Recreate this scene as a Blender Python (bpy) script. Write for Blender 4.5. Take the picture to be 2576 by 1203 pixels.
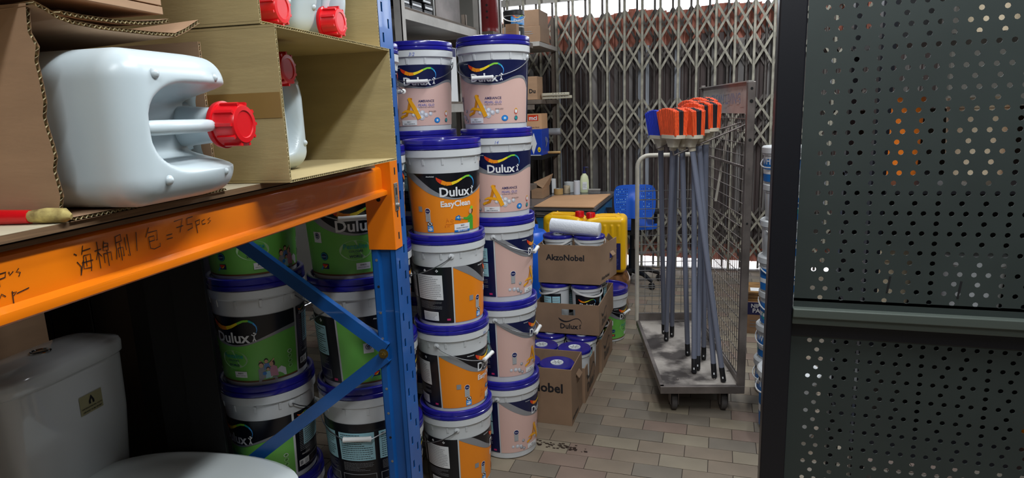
import bpy, math, random
from mathutils import Vector, Matrix, geometry
R = math.radians
PI = math.pi
rnd = random.Random(7)
for o in list(bpy.data.objects): bpy.data.objects.remove(o)
SC = bpy.context.scene
COL = SC.collection

# ------------------------------------------------------------------ camera
H = 1.4954
cr = Vector((0.9521, 0.3048, -0.0365)); cf = Vector((-0.3057, 0.9318, -0.1953)).normalized()
yaw, pitch, roll = 0.3168, 0.1966, -0.0365
right0 = Vector((math.cos(yaw), math.sin(yaw), 0))
cf = Vector((-math.sin(yaw)*math.cos(pitch), math.cos(yaw)*math.cos(pitch), -math.sin(pitch)))
up0 = right0.cross(cf)
cr = right0*math.cos(roll)+up0*math.sin(roll)
cu = -right0*math.sin(roll)+up0*math.cos(roll)
cam_d = bpy.data.cameras.new('camera'); cam = bpy.data.objects.new('camera', cam_d); COL.objects.link(cam)
cam_d.sensor_width = 36; cam_d.lens = 1617.7/2576*36; cam_d.clip_start = .02
m = Matrix((cr, cu, -cf)).transposed().to_4x4(); m.translation = (0, 0, H)
cam.matrix_world = m
cam_d.dof.use_dof = False
SC.camera = cam

# ------------------------------------------------------------------ world, light, exposure
w = bpy.data.worlds.new('world'); SC.world = w; w.use_nodes = True
bg = w.node_tree.nodes['Background']; bg.inputs[0].default_value = (.86, .92, 1, 1); bg.inputs[1].default_value = 5.0
SC.view_settings.view_transform = 'Standard'; SC.view_settings.look = 'None'
SC.view_settings.exposure = 0.22; SC.view_settings.gamma = 1; SC.view_settings.use_curve_mapping = False
def area(name, loc, rot, sx, sy, power, color=(1, 1, 1)):
    l = bpy.data.lights.new(name, 'AREA'); l.shape = 'RECTANGLE'; l.size = sx; l.size_y = sy; l.energy = power; l.color = color
    o = bpy.data.objects.new(name, l); COL.objects.link(o); o.location = loc; o.rotation_euler = rot
    return o
area('tube_or_fill_light', (.45, .95, 2.92), (0, 0, 0), .12, 1.2, 44, (.93, .97, 1))
area('tube_or_fill_light', (.55, 4.1, 2.92), (0, 0, 0), .12, 1.2, 46, (.93, .97, 1))
area('tube_or_fill_light', (.15, -.85, 2.92), (0, 0, 0), .12, 1.2, 26, (.93, .97, 1))  # unseen fill added behind the camera to brighten jerrycan, beam and toilet
area('tube_or_fill_light', (-.30, 1.95, 2.92), (0, 0, 0), .12, 1.2, 20, (.93, .97, 1))
area('tube_or_fill_light', (-1.7, 4.6, 2.92), (0, 0, 0), .12, 1.2, 18, (.93, .97, 1))

# ------------------------------------------------------------------ materials
def lin(c):
    return tuple(((x/255)/12.92 if x/255 <= .04045 else ((x/255+.055)/1.055)**2.4) for x in c)
MATS = {}
def M(name, c, rough=.5, metal=0, noise=0, scale=20, bump=0, bscale=60, sss=0, trans=0, emis=0, coat=0, stretch=None, c2=None, lo=.35, hi=.7, alpha=1):
    if name in MATS: return MATS[name]
    mt = bpy.data.materials.new(name); mt.use_nodes = True; nt = mt.node_tree; b = nt.nodes['Principled BSDF']
    L = nt.links
    c = lin(c)
    b.inputs['Base Color'].default_value = (*c, 1); b.inputs['Roughness'].default_value = rough; b.inputs['Metallic'].default_value = metal
    if coat: b.inputs['Coat Weight'].default_value = coat
    if sss:
        b.inputs['Subsurface Weight'].default_value = sss; b.inputs['Subsurface Radius'].default_value = (.03, .03, .03)
        b.inputs['Subsurface Scale'].default_value = 1
    if trans: b.inputs['Transmission Weight'].default_value = trans
    if alpha < 1: b.inputs['Alpha'].default_value = alpha
    if emis:
        b.inputs['Emission Color'].default_value = (*c, 1); b.inputs['Emission Strength'].default_value = emis
    if noise or bump or c2:
        tc = nt.nodes.new('ShaderNodeTexCoord'); mp = nt.nodes.new('ShaderNodeMapping')
        L.new(tc.outputs['Object'], mp.inputs[0])
        if stretch: mp.inputs['Scale'].default_value = stretch
    if noise or c2:
        n = nt.nodes.new('ShaderNodeTexNoise'); n.inputs['Scale'].default_value = scale; n.inputs['Detail'].default_value = 6
        L.new(mp.outputs[0], n.inputs['Vector'])
        r = nt.nodes.new('ShaderNodeValToRGB'); r.color_ramp.elements[0].position = lo; r.color_ramp.elements[1].position = hi
        if c2: a, d = lin(c2), c
        else: a = tuple(x*(1-noise) for x in c); d = tuple(min(1, x*(1+noise*.6)) for x in c)
        r.color_ramp.elements[0].color = (*a, 1); r.color_ramp.elements[1].color = (*d, 1)
        L.new(n.outputs['Fac'], r.inputs[0]); L.new(r.outputs[0], b.inputs['Base Color'])
    if bump:
        n2 = nt.nodes.new('ShaderNodeTexNoise'); n2.inputs['Scale'].default_value = bscale; n2.inputs['Detail'].default_value = 4
        L.new(mp.outputs[0], n2.inputs['Vector'])
        bp = nt.nodes.new('ShaderNodeBump'); bp.inputs['Strength'].default_value = bump; bp.inputs['Distance'].default_value = .002
        L.new(n2.outputs['Fac'], bp.inputs['Height']); L.new(bp.outputs[0], b.inputs['Normal'])
    MATS[name] = mt
    return mt
P = {
 'white': M('white_plastic', (205, 208, 210), .28, noise=.05, scale=8),
 'lidblue': M('blue_lid_plastic', (32, 30, 136), .22, noise=.15, scale=5, coat=.3),
 'navy': M('label_navy', (17, 24, 66), .3), 'black': M('label_black', (16, 17, 24), .3),
 'pink': M('label_pink', (214, 178, 168), .35), 'orange': M('label_orange', (236, 136, 26), .35),
 'green': M('label_green', (112, 188, 82), .35), 'olive': M('label_olive', (96, 140, 70), .35),
 'silver': M('label_silver', (150, 152, 156), .3, .3), 'pwhite': M('print_white', (228, 230, 232), .4),
 'red': M('print_red', (214, 60, 26), .4), 'or2': M('print_orange', (238, 140, 20), .4), 'yel': M('print_yellow', (236, 206, 40), .4),
 'lgr': M('print_lime', (130, 200, 60), .4), 'teal': M('print_teal', (30, 150, 150), .4), 'lbl': M('print_lightblue', (60, 150, 225), .4),
 'gold': M('print_gold', (242, 170, 30), .35), 'gold2': M('print_dark_gold', (205, 130, 20), .35), 'dnavy': M('print_dark_navy', (30, 34, 90), .4),
 'vblue': M('print_violet_blue', (84, 100, 180), .4), 'pearl': M('print_pearl', (190, 192, 200), .3), 'pearl2': M('print_pearl_light', (228, 230, 236), .3),
 'ink': M('print_ink', (28, 28, 32), .5), 'grey': M('print_grey', (140, 142, 146), .5), 'lgrey': M('print_light_grey', (196, 200, 202), .5),
 'skin': M('print_skin', (205, 160, 130), .5), 'hair': M('print_hair', (40, 28, 24), .5), 'shirt': M('print_green_shirt', (70, 160, 50), .5),
 'pshirt': M('print_pink_shirt', (200, 140, 160), .5), 'bshirt': M('print_blue_shirt', (90, 130, 190), .5),
 'cyan': M('print_pale_cyan', (160, 208, 220), .5), 'magenta': M('print_magenta', (190, 40, 100), .5), 'bblue': M('print_badge_blue', (20, 110, 190), .4),
 'dkor': M('print_dark_orange', (214, 112, 24), .45), 'pgr': M('print_pale_green', (170, 210, 160), .45), 'brownp': M('print_brown', (110, 70, 36), .5),
 'wire': M('galvanised_wire', (150, 152, 156), .35, .9), 'grip': M('white_grip_plastic', (222, 222, 220), .4),
 'card': M('cardboard_brown', (168, 134, 104), .85, noise=.12, scale=6, bump=.15, bscale=30, stretch=(1, 1, 4)),
 'kraft': M('cardboard_kraft', (176, 158, 112), .85, noise=.1, scale=5, bump=.2, bscale=30, stretch=(1, 1, 5)),
 'card2': M('cardboard_grey_brown', (140, 112, 88), .85, noise=.12, scale=7, bump=.1, bscale=30),
 'cardedge': M('cardboard_edge', (176, 164, 126), .9, noise=.45, scale=160, lo=.4, hi=.6),
 'tape': M('packing_tape', (146, 116, 66), .35),
 'rorange': M('rack_orange_paint', (238, 124, 10), .27, noise=.08, scale=3, coat=.5),
 'rblue': M('rack_blue_paint', (18, 84, 156), .33, noise=.2, scale=5, coat=.25),
 'steel': M('galvanised_steel', (170, 170, 168), .4, .8, noise=.2, scale=30),
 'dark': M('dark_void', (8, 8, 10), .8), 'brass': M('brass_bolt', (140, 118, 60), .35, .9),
 'ply': M('plywood_top', (196, 186, 160), .7, noise=.12, scale=3, stretch=(1, 8, 1)),
 'plyedge': M('plywood_edge', (120, 92, 64), .8, noise=.3, scale=10, stretch=(1, 1, 40)),
 'hdpe': M('translucent_white_hdpe', (196, 209, 214), .32, sss=.25, noise=.03, scale=4),
 'capred': M('red_cap_plastic', (208, 16, 26), .3), 'bark': M('marker_ink', (40, 22, 12), .6),
 'porc': M('grey_white_porcelain', (205, 209, 211), .12, coat=.6), 'chrome': M('chrome', (190, 190, 190), .08, 1),
 'seatw': M('seat_white_plastic', (222, 230, 230), .2), 'stick': M('gold_sticker', (150, 145, 110), .4),
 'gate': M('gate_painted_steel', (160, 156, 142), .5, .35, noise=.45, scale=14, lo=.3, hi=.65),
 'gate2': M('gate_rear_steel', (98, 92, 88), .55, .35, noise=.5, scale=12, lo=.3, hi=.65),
 'hazy_red': M('shutter_hazy_red_oxide', (196, 126, 106), .7, noise=.3, scale=4, stretch=(8, 1, 1)),  # red paint lightened to salmon, haze by the light gaps put into the colour
 'slat': M('shutter_grey_slat', (124, 120, 118), .5, .3, noise=.35, scale=5, stretch=(6, 1, .6)),
 'slat2': M('shutter_blue_grey_slat', (156, 160, 168), .5, .3, noise=.3, scale=5, stretch=(6, 1, .6)),
 'slat3': M('shutter_dark_slat', (76, 64, 62), .6, .2, noise=.3, scale=5, stretch=(6, 1, .6)),
 'troll': M('trolley_worn_steel', (128, 120, 116), .5, .6, noise=.35, scale=9, bump=.1),
 'deck': M('worn_deck_sheet', (176, 168, 160), .6, .2, c2=(66, 60, 58), scale=5, lo=.42, hi=.58, bump=.2),
 'rubber': M('grey_rubber', (80, 76, 74), .7), 'blackp': M('black_plastic', (22, 22, 26), .45),
 'ivory': M('ivory_tube_paint', (196, 190, 176), .45, noise=.1, scale=20),
 'bristle_o': M('orange_bristle', (240, 84, 30), .7, noise=.3, scale=30, bump=.6, bscale=90, stretch=(6, 6, .6)),
 'bristle_b': M('blue_bristle', (22, 54, 200), .7, noise=.3, scale=30, bump=.6, bscale=90, stretch=(6, 6, .6)),
 'bristle_k': M('black_bristle', (24, 20, 30), .8, bump=.6, bscale=90, stretch=(6, 6, .6)),
 'cream': M('cream_plastic', (214, 206, 186), .4), 'pole': M('hazy_grey_broom_pole', (126, 132, 150), .35, .2),  # pole grey made brighter and bluer, with haze put into the colour
 'chairb': M('blue_chair_plastic', (22, 84, 190), .4), 'yellow': M('yellow_hdpe', (242, 186, 12), .35, noise=.05, scale=4),
 'bluecan': M('blue_hdpe', (20, 92, 205), .35), 'brown': M('brown_glaze', (112, 74, 42), .2, noise=.4, scale=6, stretch=(6, 6, .5), coat=.5),
 'desk': M('blue_desk_paint', (40, 110, 160), .45, noise=.1, scale=5), 'desktop': M('grey_desk_top', (110, 106, 108), .25, noise=.25, scale=7),
 'sheet': M('cardboard_sheet_warm', (206, 160, 120), .8, noise=.08, scale=4),
 'bottle': M('pale_yellow_bottle', (224, 232, 190), .35), 'film': M('stretch_film', (206, 210, 218), .25),
 'bubble': M('bubble_wrap', (220, 224, 232), .25, bump=1, bscale=110), 'tan': M('tan_tape', (196, 158, 100), .4),
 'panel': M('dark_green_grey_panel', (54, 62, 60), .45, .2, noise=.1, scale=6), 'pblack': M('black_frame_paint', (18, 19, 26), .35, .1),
 'prail': M('panel_rail', (84, 92, 86), .4, .3), 'shelfw': M('pale_grey_shelf_paint', (176, 172, 166), .5, .2, noise=.15, scale=10),
 'shelfd': M('weathered_shelf', (104, 92, 82), .7, noise=.3, scale=8), 'maroon': M('maroon_enamel', (112, 22, 26), .3, noise=.15, scale=9),
 'wall': M('dim_plaster', (120, 118, 112), .9, noise=.1, scale=2), 'ceil': M('grey_ceiling', (150, 150, 148), .9),
 'ground': M('outside_pavement', (190, 188, 184), .9), 'boxblue': M('carton_blue', (20, 60, 170), .45), 'cream2': M('cream_metal', (206, 200, 176), .45, .2),
 'gap_fill': M('dark_gap_fill', (24, 22, 22), .7, noise=.3, scale=6), 'wrap': M('amber_wrapped_boards', (170, 130, 80), .2, c2=(110, 80, 50), scale=12, stretch=(1, 6, 1)),
 'beige': M('beige_plastic', (205, 188, 160), .5), 'softgreen': M('pale_green_plastic', (186, 202, 186), .5),
}
TILE = [M('floor_tile_%s' % n, c, .55, noise=.14, scale=5, bump=.08, bscale=25) for n, c in (('sand', (128, 114, 98)), ('grey', (116, 107, 95)), ('rose', (126, 107, 95)), ('pale', (136, 125, 107)))]
GROUT = M('dark_grout', (62, 52, 46), .9)

# ------------------------------------------------------------------ mesh helpers
class MB:
    def __init__(s): s.v = []; s.f = []; s.m = []; s.sm = []; s.mats = []
    def mi(s, k):
        if k not in s.mats: s.mats.append(k)
        return s.mats.index(k)
    def add(s, vs, fs, k, smooth=False, T=None):
        b = len(s.v); i = s.mi(k)
        s.v += [tuple(T @ Vector(p)) if T else tuple(p) for p in vs]
        for f in fs: s.f.append(tuple(b+x for x in f)); s.m.append(i); s.sm.append(smooth)
        return s
    def box(s, x0, x1, y0, y1, z0, z1, k, T=None):
        vs = [(x, y, z) for z in (z0, z1) for y in (y0, y1) for x in (x0, x1)]
        return s.add(vs, [(0, 2, 3, 1), (4, 5, 7, 6), (0, 1, 5, 4), (2, 6, 7, 3), (0, 4, 6, 2), (1, 3, 7, 5)], k, False, T)
    def bar(s, p, q, wd, th, k, up=(0, 0, 1)):
        p = Vector(p); q = Vector(q); d = (q-p); L = d.length; d.normalize(); up = Vector(up)
        if abs(d.dot(up)) > .98: up = Vector((1, 0, 0))
        a = d.cross(up).normalized(); b = a.cross(d).normalized()
        T = Matrix((a, d, b)).transposed().to_4x4(); T.translation = p
        return s.box(-wd/2, wd/2, 0, L, -th/2, th/2, k, T)
    def tube(s, pts, r, k, n=8, caps=True, closed=False):
        pts = [Vector(p) for p in pts]; N = len(pts); vs = []; prev = None
        for i, p in enumerate(pts):
            if closed: d = pts[(i+1) % N]-pts[i-1]
            else: d = pts[min(i+1, N-1)]-pts[max(i-1, 0)]
            d.normalize()
            if prev is None:
                u = Vector((0, 0, 1)) if abs(d.z) < .9 else Vector((1, 0, 0)); a = d.cross(u).normalized()
            else: a = (prev-d*prev.dot(d)).normalized()
            prev = a; b = d.cross(a); rr = r[i] if isinstance(r, (list, tuple)) else r
            vs += [p+(a*math.cos(t)+b*math.sin(t))*rr for t in [2*PI*j/n for j in range(n)]]
        fs = []
        for i in range(N if closed else N-1):
            i2 = (i+1) % N
            for j in range(n): fs.append((i*n+j, i*n+(j+1) % n, i2*n+(j+1) % n, i2*n+j))
        if caps and not closed: fs += [tuple(range(n))[::-1], tuple((N-1)*n+j for j in range(n))]
        return s.add(vs, fs, k, True)
    def lathe(s, prof, k, n=40, T=None, smooth=True):
        vs = []; fs = []
        for r, z in prof: vs += [(r*math.cos(2*PI*j/n), r*math.sin(2*PI*j/n), z) for j in range(n)]
        for i in range(len(prof)-1):
            for j in range(n): fs.append((i*n+j, i*n+(j+1) % n, (i+1)*n+(j+1) % n, (i+1)*n+j))
        if prof[0][0] > 1e-5: fs.append(tuple(range(n))[::-1])
        if prof[-1][0] > 1e-5: fs.append(tuple((len(prof)-1)*n+j for j in range(n)))
        return s.add(vs, fs, k, smooth, T)
    def loft(s, rings, k, smooth=True, T=None, cap=True):
        n = len(rings[0]); vs = [p for r in rings for p in r]; fs = []
        for i in range(len(rings)-1):
            for j in range(n): fs.append((i*n+j, i*n+(j+1) % n, (i+1)*n+(j+1) % n, (i+1)*n+j))
        if cap: fs += [tuple(range(n))[::-1], tuple((len(rings)-1)*n+j for j in range(n))]
        return s.add(vs, fs, k, smooth, T)
    def sphere(s, c, r, k, n=10, sq=(1, 1, 1)):
        T = Matrix.Translation(c) @ Matrix.Diagonal((*sq, 1))
        return s.lathe([(max(1e-6, r*math.sin(PI*i/n)), -r*math.cos(PI*i/n)) for i in range(n+1)], k, 2*n, T)
def build(mb, name, parent=None, kind=None, loc=None, rot=None, bevel=0, sharp=38, label=None):
    me = bpy.data.meshes.new(name); me.from_pydata(mb.v, [], mb.f)
    for k in mb.mats: me.materials.append(P[k] if isinstance(k, str) else k)
    me.polygons.foreach_set('material_index', mb.m); me.polygons.foreach_set('use_smooth', mb.sm)
    me.update()
    if any(mb.sm): me.set_sharp_from_angle(angle=R(sharp))
    o = bpy.data.objects.new(name, me); COL.objects.link(o)
    if parent: o.parent = parent
    if loc: o.location = loc
    if rot is not None: o.rotation_euler = (0, 0, rot) if isinstance(rot, (int, float)) else rot
    if kind: o['kind'] = kind
    if label: o['label'] = label
    if bevel:
        b = o.modifiers.new('bevel', 'BEVEL'); b.width = bevel; b.segments = 2; b.limit_method = 'ANGLE'; b.angle_limit = R(40)
    return o
def tag(o, label, cat, group=None, kind=None):
    o['label'] = label; o['category'] = cat
    if group: o['group'] = group
    if kind: o['kind'] = kind
    return o
def thing(name, label, cat, loc=(0, 0, 0), rz=0, group=None):
    o = bpy.data.objects.new(name, None); COL.objects.link(o); o.location = loc; o.rotation_euler = (0, 0, rz); o.empty_display_size = .05
    return tag(o, label, cat, group)
def dup(root, loc, rz=None, label=None, group=None):
    def cp(o, par):
        c = o.copy(); COL.objects.link(c); c.parent = par
        for ch in o.children: cp(ch, c)
        return c
    r = cp(root, None); r.location = loc
    if rz is not None: r.rotation_euler = rz if not isinstance(rz, (int, float)) else (0, 0, rz)
    if label: r['label'] = label
    if group: r['group'] = group
    return r

# ------------------------------------------------------------------ printed matter
TXT = {}
def glyphs(t, bold=0, shear=0):
    key = (t, bold, shear)
    if key not in TXT:
        cu_ = bpy.data.curves.new('t', 'FONT'); cu_.body = t; cu_.size = 1; cu_.resolution_u = 2; cu_.offset = bold; cu_.shear = shear
        ob = bpy.data.objects.new('t', cu_); me = bpy.data.meshes.new_from_object(ob)
        vs = [(v.co.x, v.co.y) for v in me.vertices]; fs = [tuple(p.vertices) for p in me.polygons]
        bpy.data.objects.remove(ob); bpy.data.meshes.remove(me); bpy.data.curves.remove(cu_)
        xs = [v[0] for v in vs] or [0]; ys = [v[1] for v in vs] or [0]
        TXT[key] = (vs, fs, min(xs), max(xs), min(ys), max(ys))
    return TXT[key]
class Print:
    """flat print laid on a surface: fn(u, v, layer) -> point"""
    def __init__(s, fn, mb=None, du=.012): s.fn = fn; s.mb = mb or MB(); s.du = du
    def strip(s, us, lo, hi, k, ly=1):
        vs = []; fs = []
        for i, u in enumerate(us):
            vs += [s.fn(u, lo(u) if callable(lo) else lo, ly), s.fn(u, hi(u) if callable(hi) else hi, ly)]
            if i: fs.append((2*i-2, 2*i, 2*i+1, 2*i-1))
        s.mb.add(vs, fs, k, True)
    def rect(s, u0, u1, v0, v1, k, ly=2):
        n = max(1, int(abs(u1-u0)/s.du)); s.strip([u0+(u1-u0)*i/n for i in range(n+1)], v0, v1, k, ly)
    def disc(s, u, v, a, b, k, ly=2, n=16, ring=0):
        pts = [(u+a*math.cos(2*PI*i/n), v+b*math.sin(2*PI*i/n)) for i in range(n)]
        if ring:
            q = [(u+a*ring*math.cos(2*PI*i/n), v+b*ring*math.sin(2*PI*i/n)) for i in range(n)]
            s.mb.add([s.fn(*p, ly) for p in pts+q], [(i, (i+1) % n, n+(i+1) % n, n+i) for i in range(n)], k)
        else: s.mb.add([s.fn(*p, ly) for p in pts], [tuple(range(n))], k)
    def poly(s, pts, k, ly=2):
        t = geometry.tessellate_polygon([[Vector((p[0], p[1], 0)) for p in pts]])
        s.mb.add([s.fn(*p, ly) for p in pts], [tuple(x) for x in t], k)
    def line(s, pts, wd, k, ly=3):
        vs = []; fs = []
        for i, p in enumerate(pts):
            a = pts[max(0, i-1)]; b = pts[min(len(pts)-1, i+1)]; dx, dy = b[0]-a[0], b[1]-a[1]; L = math.hypot(dx, dy) or 1
            ww = wd[i] if isinstance(wd, (list, tuple)) else wd
            nx, ny = -dy/L*ww/2, dx/L*ww/2
            vs += [s.fn(p[0]+nx, p[1]+ny, ly), s.fn(p[0]-nx, p[1]-ny, ly)]
            if i: fs.append((2*i-2, 2*i, 2*i+1, 2*i-1))
        s.mb.add(vs, fs, k)
    def text(s, t, u, v, width, k, ly=3, bold=0, height=None, center=True, shear=0):
        vs, fs, x0, x1, y0, y1 = glyphs(t, bold, shear); sc = width/(x1-x0); sy = height/(y1-y0) if height else sc
        ox = u-width/2 if center else u
        s.mb.add([s.fn(ox+(x-x0)*sc, v+(y-(y0 if height else 0))*sy, ly) for x, y in vs], fs, k)
    def block(s, u0, u1, v0, v1, bg_, fg, rows, ly=3):
        if bg_: s.rect(u0, u1, v0, v1, bg_, ly)
        h = (v1-v0)/(rows+1)
        for i in range(rows):
            x = u0+(u1-u0)*.06; xe = u1-(u1-u0)*(.06+.4*rnd.random()**4); vv = v1-h*(i+.9)
            while x < xe:
                x2 = min(xe, x+rnd.uniform(.003, .009)); s.rect(x, x2, vv-h*.28, vv, fg, ly+1); x = x2+.0012
def dulux(pr, u, v, wd, white='pwhite', mono=None):
    """wordmark with colour ribbon and small figure; v = baseline, wd = word width"""
    k = wd/240
    pr.text('Dulux', u, v, wd, mono or white, 4, bold=.022)
    rib = [(-20, 146, 5), (-8, 128, 28), (18, 110, 38), (52, 96, 36), (92, 96, 29), (132, 108, 23), (172, 128, 18), (210, 144, 17), (242, 144, 17), (268, 128, 14), (284, 104, 9), (287, 80, 5), (278, 58, 2)]
    rib = [(a, b_, c*(.55 if mono else .82)) for a, b_, c in rib]
    cols = ['red', 'red', 'or2', 'or2', 'yel', 'yel', 'lgr', 'lgr', 'teal', 'lbl', 'lbl', 'lbl']
    for i in range(len(rib)-1):
        a, b = rib[i], rib[i+1]
        pr.line([(u-wd/2+a[0]*k, v+a[1]*k), (u-wd/2+b[0]*k, v+b[1]*k)], [a[2]*k, b[2]*k], mono or cols[i], 4)
    c = mono or white; fx, fy = u-wd/2+266*k, v+22*k
    pr.disc(fx+2*k, fy+38*k, 6*k, 6*k, c, 4, 8)
    for p in ([(-14, 30), (0, 20), (14, 36)], [(0, 26), (0, 2)], [(0, 4), (-10, -16)], [(0, 4), (8, -16)]):
        pr.line([(fx+a*k, fy+b*k) for a, b in p], 7*k, c, 4)
def interp(tab):
    n = len(tab)
    sl = [(tab[min(i+1, n-1)][1]-tab[max(i-1, 0)][1])/((tab[min(i+1, n-1)][0]-tab[max(i-1, 0)][0]) or 1) for i in range(n)]
    def f(x):
        if x <= tab[0][0]: return tab[0][1]
        for i in range(n-1):
            (a, va), (b, vb) = tab[i], tab[i+1]
            if x <= b:
                h = b-a; t = (x-a)/h
                return (2*t**3-3*t*t+1)*va+(t**3-2*t*t+t)*h*sl[i]+(-2*t**3+3*t*t)*vb+(t**3-t*t)*h*sl[i+1]
        return tab[-1][1]
    return f

# ------------------------------------------------------------------ paint pails
def pail_proto(kind, pitch, label):
    T_ = pitch+.012; Ro = .15
    t = thing('paint_pail', label, 'pail')
    b = MB(); rb = .126; rt = .1405; zt = T_-.068
    b.lathe([(rb-.006, 0), (rb, .006), (rt, zt), (Ro-.006, zt+.003), (Ro-.002, zt+.006), (Ro-.002, zt+.03), (Ro-.006, zt+.032), (Ro-.012, zt+.034)], 'white', 48)
    for j in range(12):
        a = 2*PI*(j+.5)/12; c, s_ = math.cos(a), math.sin(a)
        b.bar((c*(rt-.001), s_*(rt-.001), zt-.022), (c*(rt+.002), s_*(rt+.002), zt), .003, .008, 'white', up=(-s_, c, 0))
    for a in (0, PI):
        b.lathe([(.011, 0), (.011, .006), (.007, .008), (.0001, .008)], 'white', 12, Matrix.Rotation(a, 4, 'Z') @ Matrix.Translation((rt-.003, 0, zt-.012)) @ Matrix.Rotation(PI/2, 4, 'Y'))
    build(b, 'body', t)
    l = MB()
    l.lathe([(Ro-.01, T_-.036), (Ro-.001, T_-.035), (Ro, T_-.03), (Ro-.001, T_-.023), (Ro-.004, T_-.021), (Ro-.0015, T_-.018), (Ro-.0015, T_-.008), (Ro-.003, T_-.002), (Ro-.007, T_), (Ro-.013, T_), (Ro-.017, T_-.003), (Ro-.019, T_-.0125), (.05, T_-.0125), (.047, T_-.0115), (.0001, T_-.0115)], 'lidblue', 56)
    build(l, 'lid', t)
    # label print
    rr = lambda v: rb+(rt-rb)*v/zt
    Rm = .134
    def fn(u, v, ly):
        th = u/Rm; r_ = rr(v)+.0007+.0005*ly
        return (r_*math.sin(th), -r_*math.cos(th), v)
    A = lambda d: R(d)*Rm
    pr = Print(fn)
    if kind == 'amb':
        top, bot = .745*T_, .085*T_
        f = interp([(A(-88), .74*T_), (A(-62), .62*T_), (A(-35), .53*T_), (A(0), .495*T_), (A(25), .50*T_), (A(50), .55*T_), (A(66), .56*T_), (A(78), .535*T_), (A(88), .46*T_)])
        dk, low = 'navy', 'pink'
    else:
        top, bot = .665*T_, .055*T_
        f = interp([(A(-88), .66*T_), (A(-62), .56*T_), (A(-35), .455*T_), (A(-5), .40*T_), (A(20), .405*T_), (A(50), .46*T_), (A(70), .49*T_), (A(88), .50*T_)])
        dk, low = 'black', ('orange' if kind == 'easy' else 'green')
    us = [A(-88+176*i/44) for i in range(45)]
    pr.strip(us, bot, f, low, 1)
    pr.strip(us, lambda u: max(bot, f(u)-.0015), top, dk, 1)
    wf = interp([(A(-88), .034), (A(-50), .028), (A(-20), .012), (A(0), .005), (A(30), .005), (A(60), .009), (A(88), .012)])
    pr.strip(us, lambda u: f(u)-.001, lambda u: min(top, f(u)+wf(u)), 'silver', 2)
    # back panel
    g = 'white' if kind == 'penta' else None
    pr.rect(A(91.5), A(269.5), bot+(0 if kind != 'penta' else .004), top, 'black' if kind != 'amb' else 'navy', 1)
    bgp = 'cyan' if kind != 'easy' else 'pwhite'; h = top-bot
    if kind == 'amb':
        for a0, a1 in ((212, 258), (162, 206), (112, 156)):
            pr.block(A(a0), A(a1), bot+h*.62, bot+h*.86, bgp, 'grey', 7); pr.block(A(a0), A(a1), bot+h*.36, bot+h*.6, bgp, 'grey', 7)
            pr.block(A(a0), A(a1), bot+h*.14, bot+h*.33, None, 'grey', 6, 2)
        pr.rect(A(257), A(263), bot+.008, bot+.016, 'magenta', 3)
    else:
        for a0, a1 in ((206, 254), (152, 200), (104, 146)):
            pr.block(A(a0), A(a1), bot+h*.42, bot+h*.86, bgp, 'ink' if kind == 'penta' else 'grey', 12)
            pr.block(A(a0), A(a1), bot+h*.24, bot+h*.4, None, 'grey', 7, 2)
            if kind == 'easy': pr.block(A(a0+8), A(a1-10), bot+h*.04, bot+h*.2, bgp, 'grey', 5)
            else:
                pr.rect(A(a0), A(a1), bot+h*.07, bot+h*.2, 'grey', 2); pr.rect(A(a0+1), A(a1-1), bot+h*.08, bot+h*.19, 'black', 3)
        pr.disc(A(225), top-.014, .006, .006, 'pwhite', 2, 4); pr.disc(A(246), top-.014, .006, .006, 'pwhite', 2, 4); pr.text('V', A(246), top-.017, .007, 'ink', 4)
        pr.rect(A(258), A(264), bot+.01, bot+.018, 'magenta', 3)
    # narrow side repeat of the wordmark on the back panel near the right seam
    if kind == 'penta':
        dulux(pr, A(104), top-.028, .032); pr.block(A(96), A(118), bot+h*.32, bot+h*.8, None, 'grey', 16, 2); pr.text('AkzoNobel', A(107), bot+h*.27, .035, 'pwhite', 3)
        pr.rect(A(94), A(112), bot+h*.1, bot+h*.2, 'pwhite', 5); pr.block(A(103), A(110), bot+h*.11, bot+h*.19, None, 'ink', 4, 6); pr.rect(A(95.5), A(100), bot+h*.12, bot+h*.18, 'grey', 6)
    # front wordmark
    if kind == 'amb':
        pr.text('AkzoNobel', A(-34), top-.012, .024, 'pwhite', 3, bold=.01)
        dulux(pr, 0, .175+.018, .110)
        vA = f(0)
        ux = -.036
        pr.line([(ux-.040, bot+.036), (ux-.018, bot+.044), (ux-.006, bot+.07), (ux+.002, bot+.098), (ux+.004, bot+.112)], [.009, .011, .012, .013, .014], 'gold2', 3)
        pr.line([(ux-.004, bot+.112), (ux+.002, bot+.1), (ux+.02, bot+.066), (ux+.036, bot+.028)], [.010, .014, .017, .017], 'gold', 5)
        pr.line([(ux-.038, bot+.054), (ux-.022, bot+.06), (ux+.006, bot+.057), (ux+.022, bot+.05)], [.004, .009, .011, .009], 'gold', 4)
        pr.line([(ux-.046, bot+.034), (ux-.03, bot+.042)], [.009, .009], 'gold', 4)
        for x, y, r_ in ((.03, .063, .009), (.036, .048, .0085), (.05, .052, .010), (.012, .044, .007), (.047, .033, .011), (.065, .043, .009), (.084, .047, .008), (-.066, .05, .007), (-.075, .02, .008), (-.062, .012, .007)):
            pr.disc(ux+x, bot+y, r_, r_, 'grey' if x < 0 else 'pearl', 3, 14); pr.disc(ux+x-r_*.2, bot+y+r_*.25, r_*.6, r_*.6, 'pearl2' if x > 0 else 'pearl', 4, 12)
        pr.text('AMBIANCE', .032, bot+.094, .066, 'dnavy', 3, bold=.01); pr.text('PEARL GLO', .032, bot+.078, .066, 'vblue', 3)
        pr.text('INTERIOR AND SHEEN FINISH', .032, bot+.0715, .066, 'dnavy', 3); pr.text('PEARLIZED', .056, bot+.054, .032, 'ink', 5)
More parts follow.
